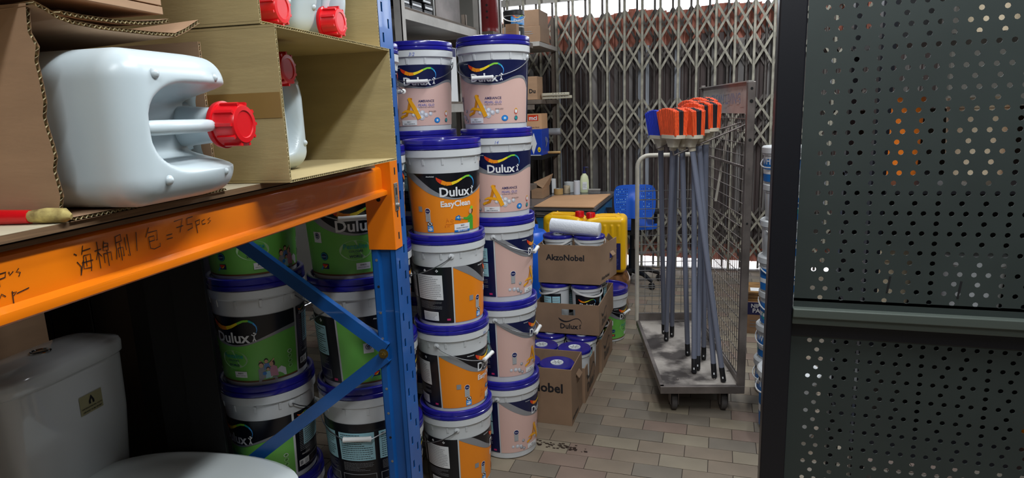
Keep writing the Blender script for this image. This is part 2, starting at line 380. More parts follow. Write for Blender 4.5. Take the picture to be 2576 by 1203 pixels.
        pr.rect(-.078, -.012, bot+.003, bot+.024, 'pwhite', 4); pr.text('BASE A 1', -.045, bot+.015, .018, 'ink', 5, bold=.02); pr.text('52400 31T2300 0075-92', -.045, bot+.007, .048, 'ink', 5, bold=.02)
        pr.disc(A(33), bot+.02, .014, .0115, 'bblue', 3, 20); pr.disc(A(33), bot+.02, .010, .008, 'lbl', 4, 20); pr.disc(A(33), bot+.02, .004, .004, 'pwhite', 5, 10)
        for y, c in ((.019, 'dnavy'), (.045, 'red')):
            pr.disc(A(55), bot+y, .009, .009 if c == 'dnavy' else .012, c, 3, 18, .8); pr.disc(A(55), bot+y, .006, .007, 'pwhite' if c == 'red' else 'teal', 4, 14)
        pr.line([(A(55)-.007, bot+.05), (A(55), bot+.058), (A(55)+.008, bot+.048)], .002, 'yel', 4)
    else:
        pr.text('AkzoNobel', A(-36), top-.013, .03, 'pwhite', 3, bold=.015)
        dulux(pr, .006, f(0)+.012, .116)
    # icons left of the front
    pr.strip([A(-58)+.0015*i for i in range(-6, 7)], f(A(-58))*.5 if kind != 'amb' else .085, .125 if kind == 'amb' else .118, 'grey', 3) if kind != 'penta' else None
    if kind == 'amb':
        for i in range(14): pr.rect(A(-58)-.009, A(-58)+.009, .088+i*.0028, .0892+i*.0028, 'lgrey', 4)
        pr.disc(A(-58), .128, .012, .012, 'pwhite', 4, 20); pr.disc(A(-58), .128, .0105, .0105, 'dnavy', 5, 20); pr.text('Dulux', A(-58), .126, .014, 'pwhite', 6, bold=.02)
        for dx, dy, r_ in ((-.02, 0, .007), (0, 0, .009), (.016, -.002, .0075)):
            pr.disc(A(-56)+dx, .06+dy, r_, r_, 'pearl', 3, 12); pr.disc(A(-56)+dx, .062+dy, r_*.5, r_*.5, 'pearl2', 4, 10)
    elif kind == 'easy':
        u0 = A(-44)
        pr.rect(u0-.010, u0+.010, .062, .1, 'lgrey', 4)
        for i in range(7): pr.rect(u0-.009, u0+.009, .065+i*.004, .0664+i*.004, 'grey', 5)
        pr.disc(u0, .102, .011, .011, 'pwhite', 4, 20); pr.disc(u0, .102, .0095, .0095, 'dnavy', 5, 20); pr.text('Dulux', u0, .1, .013, 'pwhite', 6, bold=.02)
        pr.rect(u0-.006, u0+.018, .024, .047, 'lbl', 3); pr.poly([(u0-.003, .03), (u0+.006, .027), (u0+.015, .031), (u0+.013, .037), (u0+.004, .042), (u0+.006, .036), (u0-.002, .035)], 'pwhite', 4)
        for i in range(3): pr.line([(u0-.002+i*.003, .04-i*.002), (u0+.005+i*.004, .045-i*.002)], .0012, 'pwhite', 5)
        pr.disc(u0+.006, .054, .0115, .008, 'pwhite', 4, 20); pr.disc(u0+.006, .054, .0115, .008, 'ink', 5, 20, .82); pr.line([(u0-.001, .06), (u0+.013, .048)], .002, 'ink', 5); pr.disc(u0+.006, .054, .005, .003, 'ink', 5, 8)
        pr.text('EasyClean', .008, f(0)-.026, .118, 'pwhite', 3, bold=.03)
        # girl wiping the wall
        pr.poly([(.052, bot+.002), (.083, bot+.002), (.082, .07), (.074, .082), (.062, .08), (.056, .06)], 'shirt', 3)
        pr.line([(.068, .074), (.05, .066), (.03, .07)], [.014, .010, .007], 'shirt', 4); pr.line([(.034, .069), (.018, .073)], [.006, .006], 'skin', 5)
        pr.disc(.072, .094, .0095, .012, 'hair', 4, 14); pr.disc(.067, .092, .0075, .010, 'skin', 5, 14); pr.poly([(.064, .1), (.078, .098), (.082, .108), (.07, .112)], 'lgr', 5)
        pr.poly([(.0, .066), (.022, .062), (.024, .074), (.016, .083), (.003, .078)], 'bblue', 4); pr.poly([(.004, .072), (.016, .069), (.014, .079)], 'cyan', 5)
        pr.line([(-.034, .058), (-.03, .075), (-.024, .06)], .002, 'dkor', 3); pr.line([(-.032, .065), (-.026, .065)], .002, 'dkor', 3); pr.disc(-.012, .064, .006, .005, 'dkor', 3, 12, .75)
        pr.line([(-.036, .052), (-.02, .05), (-.006, .054)], .0018, 'dkor', 3); pr.text('B W', -.03, .04, .02, 'dkor', 3); pr.disc(.03, .046, .007, .006, 'dkor', 3, 12, .75)
        pr.rect(-.004, .062, bot+.006, bot+.03, 'pwhite', 5); pr.rect(-.004, .062, bot, bot+.007, 'bblue', 6); pr.text('BASE 1', .03, bot+.022, .016, 'ink', 7, bold=.02); pr.text('SB 60446 31T2300 2462 02', .029, bot+.013, .05, 'ink', 7, bold=.02); pr.text('MATT FINISH', .03, bot+.0015, .04, 'pwhite', 8, bold=.02)
    else:
        pr.strip([A(-88+176*i/44) for i in range(45)], bot, bot+.005, 'brownp', 2)
        u0 = A(-44)
        pr.rect(A(-57), A(-44), .118, .15, 'pwhite', 3); pr.disc(A(-50.5), .138, .0095, .0095, 'dnavy', 4, 18); pr.disc(A(-50.5), .138, .0075, .0075, 'pwhite', 5, 18, .8); pr.text('Dulux', A(-50.5), .136, .011, 'pwhite', 5, bold=.02)
        pr.disc(u0+.003, .078, .0135, .0125, 'dnavy', 3, 20); pr.disc(u0+.003, .078, .012, .011, 'teal', 4, 20, .8); pr.text('HAPPY', u0+.003, .075, .018, 'cyan', 5, bold=.01)
        pr.rect(u0-.008, u0+.016, .04, .056, 'dnavy', 3); pr.poly([(u0-.006, .044), (u0+.006, .044), (u0+.014, .054), (u0-.006, .055)], 'red', 4); pr.poly([(u0-.002, .044), (u0+.006, .044), (u0+.012, .052)], 'yel', 5); pr.line([(u0-.014, .036), (u0-.004, .048)], .0035, 'lbl', 5)
        pr.disc(0, .095, .048, .03, 'pgr', 2, 28)
        pr.text('Pentalite', 0, .1, .07, 'teal', 4, bold=.012); pr.text('COLOURS', 0, .089, .04, 'dnavy', 4, bold=.01); pr.text('OF THE', 0, .084, .012, 'dnavy', 4); pr.text('WORLD', 0, .073, .04, 'dnavy', 4, bold=.02)
        pr.rect(-.002, .04, .036, .056, 'pwhite', 4); pr.text('BASE D', .019, .048, .018, 'ink', 5, bold=.02); pr.text('10044 31T 2300 39204', .019, .041, .034, 'ink', 5)
        # family on a sofa
        fx = A(47)
        pr.poly([(fx-.002, .028), (fx+.052, .026), (fx+.05, .05), (fx+.036, .06), (fx+.02, .05), (fx+.006, .04)], 'pwhite', 3)
        pr.poly([(fx-.034, .028), (fx-.012, .03), (fx-.012, .062), (fx-.022, .07), (fx-.034, .06)], 'grey', 4); pr.disc(fx-.024, .076, .0075, .009, 'hair', 4, 14); pr.disc(fx-.024, .073, .0065, .0075, 'skin', 5, 14)
        pr.poly([(fx-.016, .058), (fx+.002, .056), (fx+.002, .078), (fx-.016, .078)], 'bshirt', 4); pr.disc(fx-.008, .087, .0065, .0075, 'hair', 4, 14); pr.disc(fx-.008, .0845, .0055, .006, 'skin', 5, 14); pr.line([(fx-.014, .075), (fx-.028, .088)], .004, 'skin', 4); pr.line([(fx+.001, .075), (fx+.016, .09)], .004, 'skin', 4)
        pr.poly([(fx-.002, .034), (fx+.026, .03), (fx+.022, .062), (fx+.01, .07), (fx, .06)], 'pshirt', 4); pr.disc(fx+.009, .075, .0085, .011, 'hair', 3, 14); pr.disc(fx+.006, .074, .006, .008, 'skin', 5, 14)
        pr.poly([(fx-.014, .028), (fx+.002, .03), (fx, .052), (fx-.012, .052)], 'cyan', 5); pr.disc(fx-.005, .06, .0055, .0065, 'hair', 5, 12); pr.disc(fx-.005, .058, .0045, .005, 'skin', 6, 12); pr.disc(fx-.016, .046, .006, .006, 'bblue', 6, 12)
        pr.poly([(fx-.036, .02), (fx+.022, .02), (fx+.02, .03), (fx-.034, .03)], 'grey', 5)
        for i, c in enumerate(('pwhite', 'pgr', 'pgr', 'pgr')):
            pr.disc(A(76), .1-.016*i, .0075, .0065, c, 3, 16, .75); pr.line([(A(76)-.003, .097-.016*i), (A(76)+.003, .103-.016*i)], .0015, 'ink', 4)
    build(pr.mb, 'label', t)
    # bail handle
    h_ = MB(); ze = zt-.012; pts = []; rw = Ro-.002
    for i in range(-12, 13):
        th = PI/2*i/12
        if abs(i) <= 3: continue
        pts.append((rw*math.sin(th), -rw*math.cos(th)-.004*math.cos(th), ze-.082*math.cos(th)**.85))
    L_ = [p for p in pts if p[0] < 0]; R_ = [p for p in pts if p[0] > 0]
    gy = -(rw+.004); gz = ze-.08
    h_.tube([(-rt-.004, 0, ze)]+L_+[(-.045, gy, gz), (.045, gy, gz)]+R_+[(rt+.004, 0, ze)], .0019, 'wire', 6)
    hw = build(h_, 'handle', t)
    g_ = MB(); g_.tube([(-.044, gy, gz), (-.042, gy, gz), (-.03, gy, gz), (.03, gy, gz), (.042, gy, gz), (.044, gy, gz)], [.006, .009, .0078, .0078, .009, .006], 'grip', 12)
    build(g_, 'grip', hw)
    return t
USED = set()
PR_ = {}
def pail(kind, x, y, z, rz, label, group, bail='front', pitch=.345, note=None):
    key = (kind, pitch)
    if key not in PR_:
        PR_[key] = pail_proto(kind, pitch, label); o = PR_[key]
        o.location = (x, y, z); o.rotation_euler = (0, 0, R(rz)); o['group'] = group
        first = True
    else:
        o = dup(PR_[key], (x, y, z), R(rz), label, group); first = False
    if note:
        T_ = pitch+.012; pr = Print(lambda u, v, ly: ((.1484+.0004*ly)*math.sin(u/.148), -(.1484+.0004*ly)*math.cos(u/.148), v))
        pr.text(note, R(-6)*.148, T_-.06, .008*len(note), 'vblue', 1, shear=.3); build(pr.mb, 'handwriting', o)
    for c in o.children:
        if c.name.startswith('handle'): c.rotation_euler = (0, 0, PI if bail == 'back' else 0)
    return o

# ------------------------------------------------------------------ room
fl = MB(); fl.box(-3.2, 2.4, -1.5, 6.02, -.05, -.0035, GROUT)
floor = build(fl, 'floor', kind='structure')
ox, oy = -.5178, 2.7362
tm = []
for k_ in range(4):
    b = MB(); g = .0016; b.box(-.1+g, .1-g, -.05+g, .05-g, -.02, 0, TILE[k_])
    me = bpy.data.meshes.new('tile'); me.from_pydata(b.v, [], b.f); me.materials.append(TILE[k_]); me.update(); tm.append(me)
rest = [MB() for _ in range(4)]; cand = []
for k_ in range(-33, 43):
    yc = oy-k_*.1-.05; off = .1 if k_ % 2 else 0
    for i in range(-14, 15):
        xc = ox+off+.1+i*.2
        if xc < -3.1 or xc > 2.3 or yc > 5.99 or yc < -1.4: continue
        vis = (-.86 < xc < .42) and (2.25 < yc) and not (xc < -.62 and 2.8 < yc < 4.4)
        cand.append((vis, xc, yc))
n_ = 0
for vis, xc, yc in cand:
    s_ = rnd.choices((0, 1, 2, 3), (4, 3, 2, 2))[0]; dz = rnd.uniform(-.0006, .0006)
    if vis and n_ < 300:
        o = bpy.data.objects.new('tile', tm[s_]); COL.objects.link(o); o.parent = floor; o.location = (xc, yc, dz); n_ += 1
    else:
        g = .0016; rest[s_].box(xc-.1+g, xc+.1-g, yc-.05+g, yc+.05-g, -.02, dz, TILE[s_])
for r_ in rest:
    o = build(r_, 'tiles', floor, 'stuff')
b = MB(); b.box(-3.3, -3.2, -1.5, 6.02, 0, 3.1, 'wall'); build(b, 'wall_left', kind='structure')
b = MB(); b.box(-3.3, 2.4, -1.6, -1.5, 0, 3.1, 'wall'); build(b, 'wall_front', kind='structure')
b = MB(); b.box(2.3, 2.4, -1.5, 6.02, 0, 3.1, 'wall'); build(b, 'wall_right', kind='structure')
b = MB(); b.box(-3.3, 2.5, -1.5, 6.02, 3.1, 3.2, 'ceil'); build(b, 'ceiling', kind='structure')
b = MB(); b.box(-3.3, -2.1, 6.02, 6.2, 0, 3.1, 'wall'); b.box(1.7, 2.4, 6.02, 6.2, 0, 3.1, 'wall'); b.box(-2.1, 1.7, 6.02, 6.2, 2.78, 3.1, 'wall'); build(b, 'wall_back', kind='structure')
b = MB(); b.box(-8, 8, 6.0, 14, -.06, -.02, 'ground'); build(b, 'floor_outside', kind='structure')
b = MB(); b.box(-2.1, -.9, 6.06, 6.12, 2.46, 2.52, 'shelfw'); b.box(-2.1, 1.7, 6.0, 6.05, -.004, .012, 'troll'); build(b, 'trim_1', kind='structure')

# ------------------------------------------------------------------ collapsible gate
gate = bpy.data.objects.new('door_1', None); COL.objects.link(gate); gate['kind'] = 'structure'; gate['label'] = 'grey steel collapsible scissor gate closing the back of the room'
GY = 6.0; pitchg = .1555; x0g = .4012-.0
bars = [x0g-pitchg*i for i in range(-4, 17)]
def mesh_of(mb, name):
    me = bpy.data.meshes.new(name); me.from_pydata(mb.v, [], mb.f)
    for k in mb.mats: me.materials.append(P[k])
    me.polygons.foreach_set('material_index', mb.m); me.update(); return me
def put(me, name, par, loc, rot=(0, 0, 0)):
    o = bpy.data.objects.new(name, me); COL.objects.link(o); o.parent = par; o.location = loc; o.rotation_euler = rot; return o
b = MB(); b.box(-.011, .011, -.008, -.005, 0, 2.75, 'gate'); b.box(-.011, -.008, -.008, .01, 0, 2.75, 'gate'); b.box(.008, .011, -.008, .01, 0, 2.75, 'gate')
for zz in (2.07, 1.695, 1.332, .96, .34): b.lathe([(.007, -.008), (.006, -.013), (.0001, -.014)], 'gate', 8, Matrix.Translation((0, 0, zz)) @ Matrix.Rotation(-PI/2, 4, 'X') @ Matrix.Diagonal((1, 1, -1, 1)))
bar_me = mesh_of(b, 'bar')
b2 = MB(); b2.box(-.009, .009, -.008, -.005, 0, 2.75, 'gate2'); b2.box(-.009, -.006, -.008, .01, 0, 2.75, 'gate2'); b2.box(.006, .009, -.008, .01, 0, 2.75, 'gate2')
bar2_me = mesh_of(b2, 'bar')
strips = {}
def strip_me(hh, sgn, mat):
    k = (hh, sgn, mat)
    if k not in strips:
        b = MB(); L = math.hypot(2*pitchg, hh)
        b.bar((-pitchg*sgn, 0, -hh/2), (pitchg*sgn, 0, hh/2), .019, .003, mat, up=(0, 1, 0)); 
        strips[k] = mesh_of(b, 'lattice_strip')
    return strips[k]
for i, x in enumerate(bars):
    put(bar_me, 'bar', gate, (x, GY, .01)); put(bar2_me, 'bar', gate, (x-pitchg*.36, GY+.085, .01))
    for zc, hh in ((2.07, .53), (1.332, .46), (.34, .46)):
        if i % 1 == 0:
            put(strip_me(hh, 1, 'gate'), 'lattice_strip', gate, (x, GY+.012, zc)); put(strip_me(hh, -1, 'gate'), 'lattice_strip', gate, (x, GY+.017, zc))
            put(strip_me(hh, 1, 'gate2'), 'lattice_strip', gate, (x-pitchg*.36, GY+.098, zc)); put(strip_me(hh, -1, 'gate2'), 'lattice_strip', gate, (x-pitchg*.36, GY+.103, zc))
# shutter of vertical slats behind the gate
sh = bpy.data.objects.new('door_2', None); COL.objects.link(sh); sh['kind'] = 'structure'; sh['label'] = 'reddish brown vertical slat shutter behind the scissor gate'
x = -2.1; i = 0
while x < 1.7:
    wd_ = rnd.choice((.06, .075, .09)); b = MB(); zt_ = 2.335-.02*math.sin(i*.6)+rnd.uniform(-.008, .008); zb = .075-.02*(x+.7)
    b.box(x-.004, x+wd_+.004, 6.165+.004*(i%2), 6.168+.004*(i%2), zb, zt_, 'hazy_red'); b.box(x+wd_-.008, x+wd_, 6.145, 6.17, zb, zt_, 'hazy_red')
    build(b, 'slat', sh)
    if rnd.random() < .75:
        b = MB(); b.box(x+.004, x+wd_*.62, 6.125, 6.140, .22+rnd.uniform(-.05, .05), 2.06+rnd.uniform(-.05, .05), rnd.choice(('slat', 'slat2', 'slat', 'slat3', 'slat'))); b.box(x+wd_*.62, x+wd_+.002, 6.138, 6.142, .24, 2.03, 'slat3'); b.box(x+wd_*.8, x+wd_*.86, 6.128, 6.14, .24, 2.03, 'slat'); build(b, 'leaf', sh, bevel=.003)
    else:
        b = MB(); b.box(x-.002, x+wd_+.002, 6.136, 6.142, .22, 2.0, 'slat3'); b.box(x+wd_*.3, x+wd_*.38, 6.126, 6.14, .22, 2.0, 'slat2'); build(b, 'leaf', sh)
    x += wd_; i += 1

# ------------------------------------------------------------------ pail stacks
def stack(specs): 
    for s_ in specs: pail(*s_[:-2], bail=s_[-2], pitch=s_[-1])
ex, ey = -1.006, 2.256; ge = 'orange label pails in the stack beside the rack post'
pail('easy', ex, ey, .348*3, 24+15, 'orange label pail on top of its stack, wordmark facing the camera', ge, 'back', .348)
pail('easy', ex, ey, .348*2, 24+95, 'second orange label pail from the top, wire handle hanging to the left', ge, 'back', .348)
pail('easy', ex, ey, .348, 24+64, 'third orange label pail from the top, white grip hanging at the right', ge, 'front', .348, 'SSX')
pail('easy', ex, ey, 0, 24+89, 'lowest orange label pail, bottom of its stack on the floor', ge, 'back', .348)
rx, ry = -.887, 2.55; gr = 'pink label pails in the stack nearest the aisle'; q = .3545
pail('amb', rx, ry, q*4, 2, 'pink label pail at the very top of the aisle stack, handle across its wordmark', gr, 'front', q)
pail('amb', rx, ry, q*3, 25, 'pink label pail second from the top of the aisle stack, right of the orange pail', gr, 'back', q, '14')
pail('amb', rx, ry, q*2, 19+78, 'third pink label pail of the aisle stack, turned sideways beside the carton', gr, 'front', q)
pail('amb', rx, ry, q, 19+75, 'fourth pink label pail of the aisle stack, grip hanging at its right', gr, 'front', q, 'SK')
pail('amb', rx, ry, 0, 19+73, 'lowest pink label pail of the aisle stack, standing on the tiles', gr, 'back', q)
gm = 'pink label pails in the stack behind the orange pails'
for i in range(5):
    pail('amb', -1.226, 2.551, q*i, 23 if i == 4 else 40+20*i, ['lowest pink label pail hidden behind the orange stack', 'second pink label pail up, hidden behind the orange stack', 'middle pink label pail hidden behind the orange stack', 'pink label pail whose blue lid shows just above the orange pail lid', 'pink label pail left of the tallest stack, handle hanging over its wordmark'][i], gm, 'front', q, '3/2' if i == 4 else None)
for i in range(5):
    pail('amb', -1.212, 2.03, .345*i, 95+10*i, ['lowest pink label pail right behind the blue rack post', 'second pail up right behind the blue rack post', 'middle pail right behind the blue rack post', 'fourth pail up right behind the blue rack post', 'top pail right behind the rack post, only its lid edge and handle showing'][i], 'pails right behind the rack post', 'back' if i < 4 else 'front', .345)
gg = 'green label pails in the stack beside the rack post'
pail('penta', -1.075, 1.705, .68+.34, 32+2, 'green label pail on top of the right stack behind the rack braces', gg, 'front', .34)
pail('penta', -1.075, 1.705, .68, 32+58, 'green label pail behind the crossing of the blue braces', gg, 'back', .34)
pail('penta', -1.075, 1.705, .34, 32+165, 'green label pail showing its pale blue text panels and hanging grip', gg, 'back', .34)
pail('penta', -1.075, 1.705, 0, 60, 'lowest green label pail of the stack beside the rack post', gg, 'back', .34)
gl = 'green label pails in the left stack under the rack'
pail('penta', -1.405, 1.645, .68+.34, 40, 'topmost green label pail of the left stack, cut by the orange beam', gl, 'back', .34)
pail('penta', -1.405, 1.645, .68, -3, 'green label pail with family picture, above the lower blue brace', gl, 'back', .34)
pail('penta', -1.405, 1.645, .34, -24, 'green label pail of the left stack just behind the toilet seat', gl, 'back', .34)
pail('penta', -1.405, 1.645, 0, 10, 'lowest green label pail of the left stack, on the floor', gl, 'back', .34)
pail('penta', -.70, 4.06, 0, 75, 'lone green label pail on the floor behind the cartons', 'lone green pail', 'front', .34)

# ------------------------------------------------------------------ pallet rack
CX, CY = -.828, 1.514; RA = R(6)
nv = Vector((math.cos(RA), math.sin(RA), 0)); tv = Vector((-math.sin(RA), math.cos(RA), 0))
def RK(n, t, z): return tuple(Vector((CX, CY, 0))+nv*n+tv*t+Vector((0, 0, z)))
rack = thing('pallet_rack', 'blue and orange steel storage rack with plywood shelf along the left side', 'rack', (CX, CY, 0), RA)
def slotted_post(n0, n1, t0, t1, zt):
    b = MB(); th = .0025; k = 'rblue'
    # -t face: flange, folded rib, flange
    prof = [(n0, t0), (n0+.018, t0), (n0+.024, t0+.010), (n1-.022, t0+.010), (n1-.014, t0), (n1, t0)]
    for (a, c), (d, e) in zip(prof, prof[1:]):
        b.add([(a, c, 0), (d, e, 0), (d, e, zt), (a, c, zt), (a, c+th, 0), (d, e+th, 0), (d, e+th, zt), (a, c+th, zt)], [(0, 1, 2, 3), (7, 6, 5, 4), (0, 4, 5, 1), (3, 2, 6, 7)], k)
    b.box(n0, n0+th, t0, t1, 0, zt, k); b.box(n0, n1, t1-th, t1, 0, zt, k)
    # aisle face with real slots, two staggered columns
    cols = [(t0+.024, 0), (t0+.062, .0375)]; ys = [t0, t0+.019, t0+.029, t0+.057, t0+.067, t1]
    for ci, (a, d) in enumerate(((ys[0], ys[1]), (ys[2], ys[3]), (ys[4], ys[5]))): b.box(n1-th, n1, a, d, 0, zt, k)
    for ci, (a, d, o_) in enumerate(((ys[1], ys[2], 0), (ys[3], ys[4], .0375))):
        z = 0; zz = .03+o_
        while zz < zt:
            b.box(n1-th, n1, a, d, z, zz, k); z = zz+.024; zz += .075
        b.box(n1-th, n1, a, d, z, zt, k)
    b.box(n0+.004, n1-.006, t0+.012, t1-.004, .01, zt-.01, 'dark')
    return b
pst = build(slotted_post(-.07, 0, 0, .088, 2.5), 'post', rack)
b = MB()
for i in range(34):
    z = .36+.075*i
    if z < 2.45: b.lathe([(.0038, 0), (.0038, .0006)], 'steel' if i % 3 else 'dark', 12, Matrix.Translation((-.057, 0, z)) @ Matrix.Rotation(PI/2, 4, 'X'))
build(b, 'bolt_holes', pst, 'stuff')
b = MB(); b.box(-.73, -.66, 0, .05, 0, 2.5, 'rblue'); build(b, 'post', rack)
def brace(a, c, tt):
    b = MB(); A_ = Vector((a[0], tt, a[1])); C_ = Vector((c[0], tt, c[1]))
    b.bar(A_, C_, .036, .003, 'rblue', up=(0, 1, 0))
    d = (C_-A_).normalized(); nn = Vector((0, 1, 0)).cross(d)
    for s_ in (-1, 1): b.bar(A_+nn*.0165*s_+Vector((0, .009, 0)), C_+nn*.0165*s_+Vector((0, .009, 0)), .018, .003, 'rblue', up=nn)
    return b
o = build(brace((-.05, .855), (-.665, 1.30), -.004), 'brace', rack)
o = build(brace((-.05, .835), (-.665, .36), -.006), 'brace', rack)
b = MB(); b.lathe([(.011, 0), (.011, .008), (.0095, .010), (.0001, .010)], 'brass', 6, Matrix.Translation((-.055, -.008, .843)) @ Matrix.Rotation(PI/2, 4, 'X'), False)
b.lathe([(.014, 0), (.014, .002)], 'brass', 20, Matrix.Translation((-.055, -.006, .843)) @ Matrix.Rotation(PI/2, 4, 'X'))
b.lathe([(.005, 0), (.005, .014), (.0001, .014)], 'brass', 10, Matrix.Translation((-.055, -.008, .843)) @ Matrix.Rotation(PI/2, 4, 'X'))
build(b, 'bolt', rack)
def beam(n1, sgn=1):
    b = MB(); t0, t1 = -1.89, -.004; s_ = -1
    prof = [(0, 1.287), (.008, 1.287), (.0125, 1.290), (.0135, 1.296), (.0125, 1.301), (.004, 1.304), (0, 1.306), (0, 1.352), (-.002, 1.359), (-.007, 1.3635), (-.013, 1.365), (-.045, 1.365), (-.045, 1.287)]
    pr_ = [(n1+a*sgn, z) for a, z in prof]
    return b.loft([[(a, t, z) for a, z in pr_] for t in (t0, t1)], 'rorange')
bm = build(beam(-.022), 'beam', rack, sharp=30)
build(beam(-.95, -1), 'beam', rack, sharp=30)
# handwriting on the beam (aisle face)
def bf(u, v, ly): return (-.0216+.0004*ly, u, v)
pr = Print(bf)
def hand(px):  # strokes given as (t, z) pairs
    for s_ in px: pr.line(s_, .0016, 'bark', 1)
TX = lambda x: -1.057+x*0      # placeholder, strokes come in a unit square below
def glyph(strokes, t0, z0, wd_, ht):
    for s_ in strokes: pr.line([(t0+a*wd_, z0+c*ht) for a, c in s_], .00125, 'bark', 1)
HAI = [[(0, .8), (.15, .72)], [(.1, .5), (.28, .3), (.2, 0)], [(.2, 0), (.45, .5)], [(.55, 1), (.42, .7)], [(.45, .82), (.95, .84)], [(.5, .65), (.42, .2), (.85, .18)], [(.5, .65), (.9, .65), (.85, .18), (.8, .05)], [(.35, .42), (1, .42)], [(.62, .6), (.6, .25)]]
MIAN = [[(.2, 1), (.2, 0)], [(0, .68), (.4, .7)], [(.2, .65), (.02, .35)], [(.2, .6), (.38, .42)], [(.62, .95), (.5, .62), (.8, .6), (.85, .85), (.6, .88)], [(.52, .74), (.82, .74)], [(.5, .5), (.5, .15)], [(.5, .5), (.95, .5), (.93, .18)], [(.72, .62), (.72, 0)]]
SHUA = [[(.1, .95), (.5, 1), (.5, .75), (.12, .72)], [(.12, .95), (.1, .5), (0, .1)], [(.2, .5), (.2, .15)], [(.2, .5), (.55, .5), (.55, .15), (.48, .2)], [(.37, .7), (.37, 0)], [(.75, .85), (.75, .35)], [(.95, .95), (.97, .1), (.82, .16)]]
BAO = [[(.3, 1), (0, .6)], [(.2, .78), (.85, .78), (.8, .35), (.68, .38)], [(.2, .58), (.6, .58), (.58, .38), (.22, .38)], [(.2, .58), (.22, .08), (.5, 0), (.95, .05), (.95, .2)]]
glyph(HAI, -.951, 1.3145, .026, .036); glyph(MIAN, -.921, 1.316, .026, .035); glyph(SHUA, -.889, 1.318, .024, .035)
glyph([[(.3, 1), (0, 0)]], -.853, 1.325, .010, .026); glyph(BAO, -.834, 1.321, .026, .032)
glyph([[(0, .65), (1, .65)], [(0, .3), (1, .3)]], -.795, 1.325, .012, .016)
glyph([[(0, .95), (.22, 1), (.12, .3)], [(.04, .6), (.22, .62)], [(.34, .95), (.32, .62), (.46, .6), (.46, .38), (.32, .3)], [(.34, .95), (.5, .98)], [(.56, .7), (.58, 0)], [(.57, .68), (.68, .72), (.66, .48), (.58, .46)], [(.82, .66), (.73, .6), (.74, .42), (.83, .42)], [(.98, .68), (.9, .62), (.99, .5), (.9, .38)]], -.776, 1.326, .082, .028)
glyph([[(0, .7), (.02, .3)], [(.25, .75), (.22, 0)], [(.25, .7), (.5, .72), (.45, .45), (.25, .42)], [(.6, .7), (.62, .5), (.75, .66)], [(.95, .75), (.85, .6), (.98, .5), (.9, .3)]], -1.055, 1.328, .034, .020)
glyph([[(0, .7), (.1, .4), (.2, .7), (.3, .5)], [(.5, .7), (.48, 0)], [(.5, .6), (.62, .6), (.52, .42)], [(.62, .5), (1, .62)]], -1.055, 1.306, .040, .020)
build(pr.mb, 'handwriting', bm)
# connector with locking clip
b = MB(); b.box(-.074, .0035, -.0045, -.001, 1.140, 1.379, 'rorange'); b.box(.0005, .0035, -.001, .046, 1.140, 1.379, 'rorange')
con = build(b, 'connector', rack, bevel=.0012)
b = MB()
for z in (1.165, 1.225, 1.34): b.box(.0034, .0039, .020, .028, z, z+.019, 'dark')
b.lathe([(.006, 0), (.006, .0006)], 'dark', 14, Matrix.Translation((-.036, -.0046, 1.277)) @ Matrix.Rotation(PI/2, 4, 'X'))
build(b, 'hook_slot', con)
b = MB(); b.box(.0039, .0055, .010, .034, 1.243, 1.318, 'steel'); cl = build(b, 'locking_clip', con, bevel=.001)
b = MB(); b.box(.0055, .006, .018, .026, 1.286, 1.305, 'dark'); b.lathe([(.0065, 0), (.0065, .004), (.004, .0065), (.0001, .007)], 'steel', 16, Matrix.Translation((.0055, .022, 1.258)) @ Matrix.Rotation(PI/2, 4, 'Y'))
for z in (1.248, 1.31, 1.278): 
    for y in (.014, .030): b.lathe([(.0012, 0), (.0012, .0004)], 'dark', 8, Matrix.Translation((.0055, y, z)) @ Matrix.Rotation(PI/2, 4, 'Y'))
build(b, 'clip_screw', con, label='steel screw and holes of the locking clip')
# plywood
b = MB(); b.box(-.93, -.018, -1.89, -.05, 1.3655, 1.3715, 'plyedge'); b.box(-.93, -.022, -1.89, -.45, 1.3715, 1.376, 'gap_fill'); b.box(-.93, -.004, -1.89, -.42, 1.376, 1.3852, 'plyedge')  # dark middle layer put in for the shaded gap between the plies
b.box(-.93, -.0045, -1.889, -.421, 1.3852, 1.3856, 'ply')
tag(build(b, 'plywood_shelf', loc=(CX, CY, 0), rot=RA), 'layered plywood board lying on the orange rack beams', 'shelf board')

t = thing('shade_board', 'matt black sheets standing in for shade between the toilet and the green label pails', 'board', (CX, CY, 0), RA)  # sheets added to keep the gap and rear post as dark as deep shade
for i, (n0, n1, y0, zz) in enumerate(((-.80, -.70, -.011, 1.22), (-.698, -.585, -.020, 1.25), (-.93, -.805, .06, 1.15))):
    b = MB(); b.box(n0, n1, y0, y0+.008, 0, zz, 'dark'); b.box(n1-.0016, n1, y0-.001, y0+.008, 0, zz, 'blackp'); build(b, 'sheet', t)

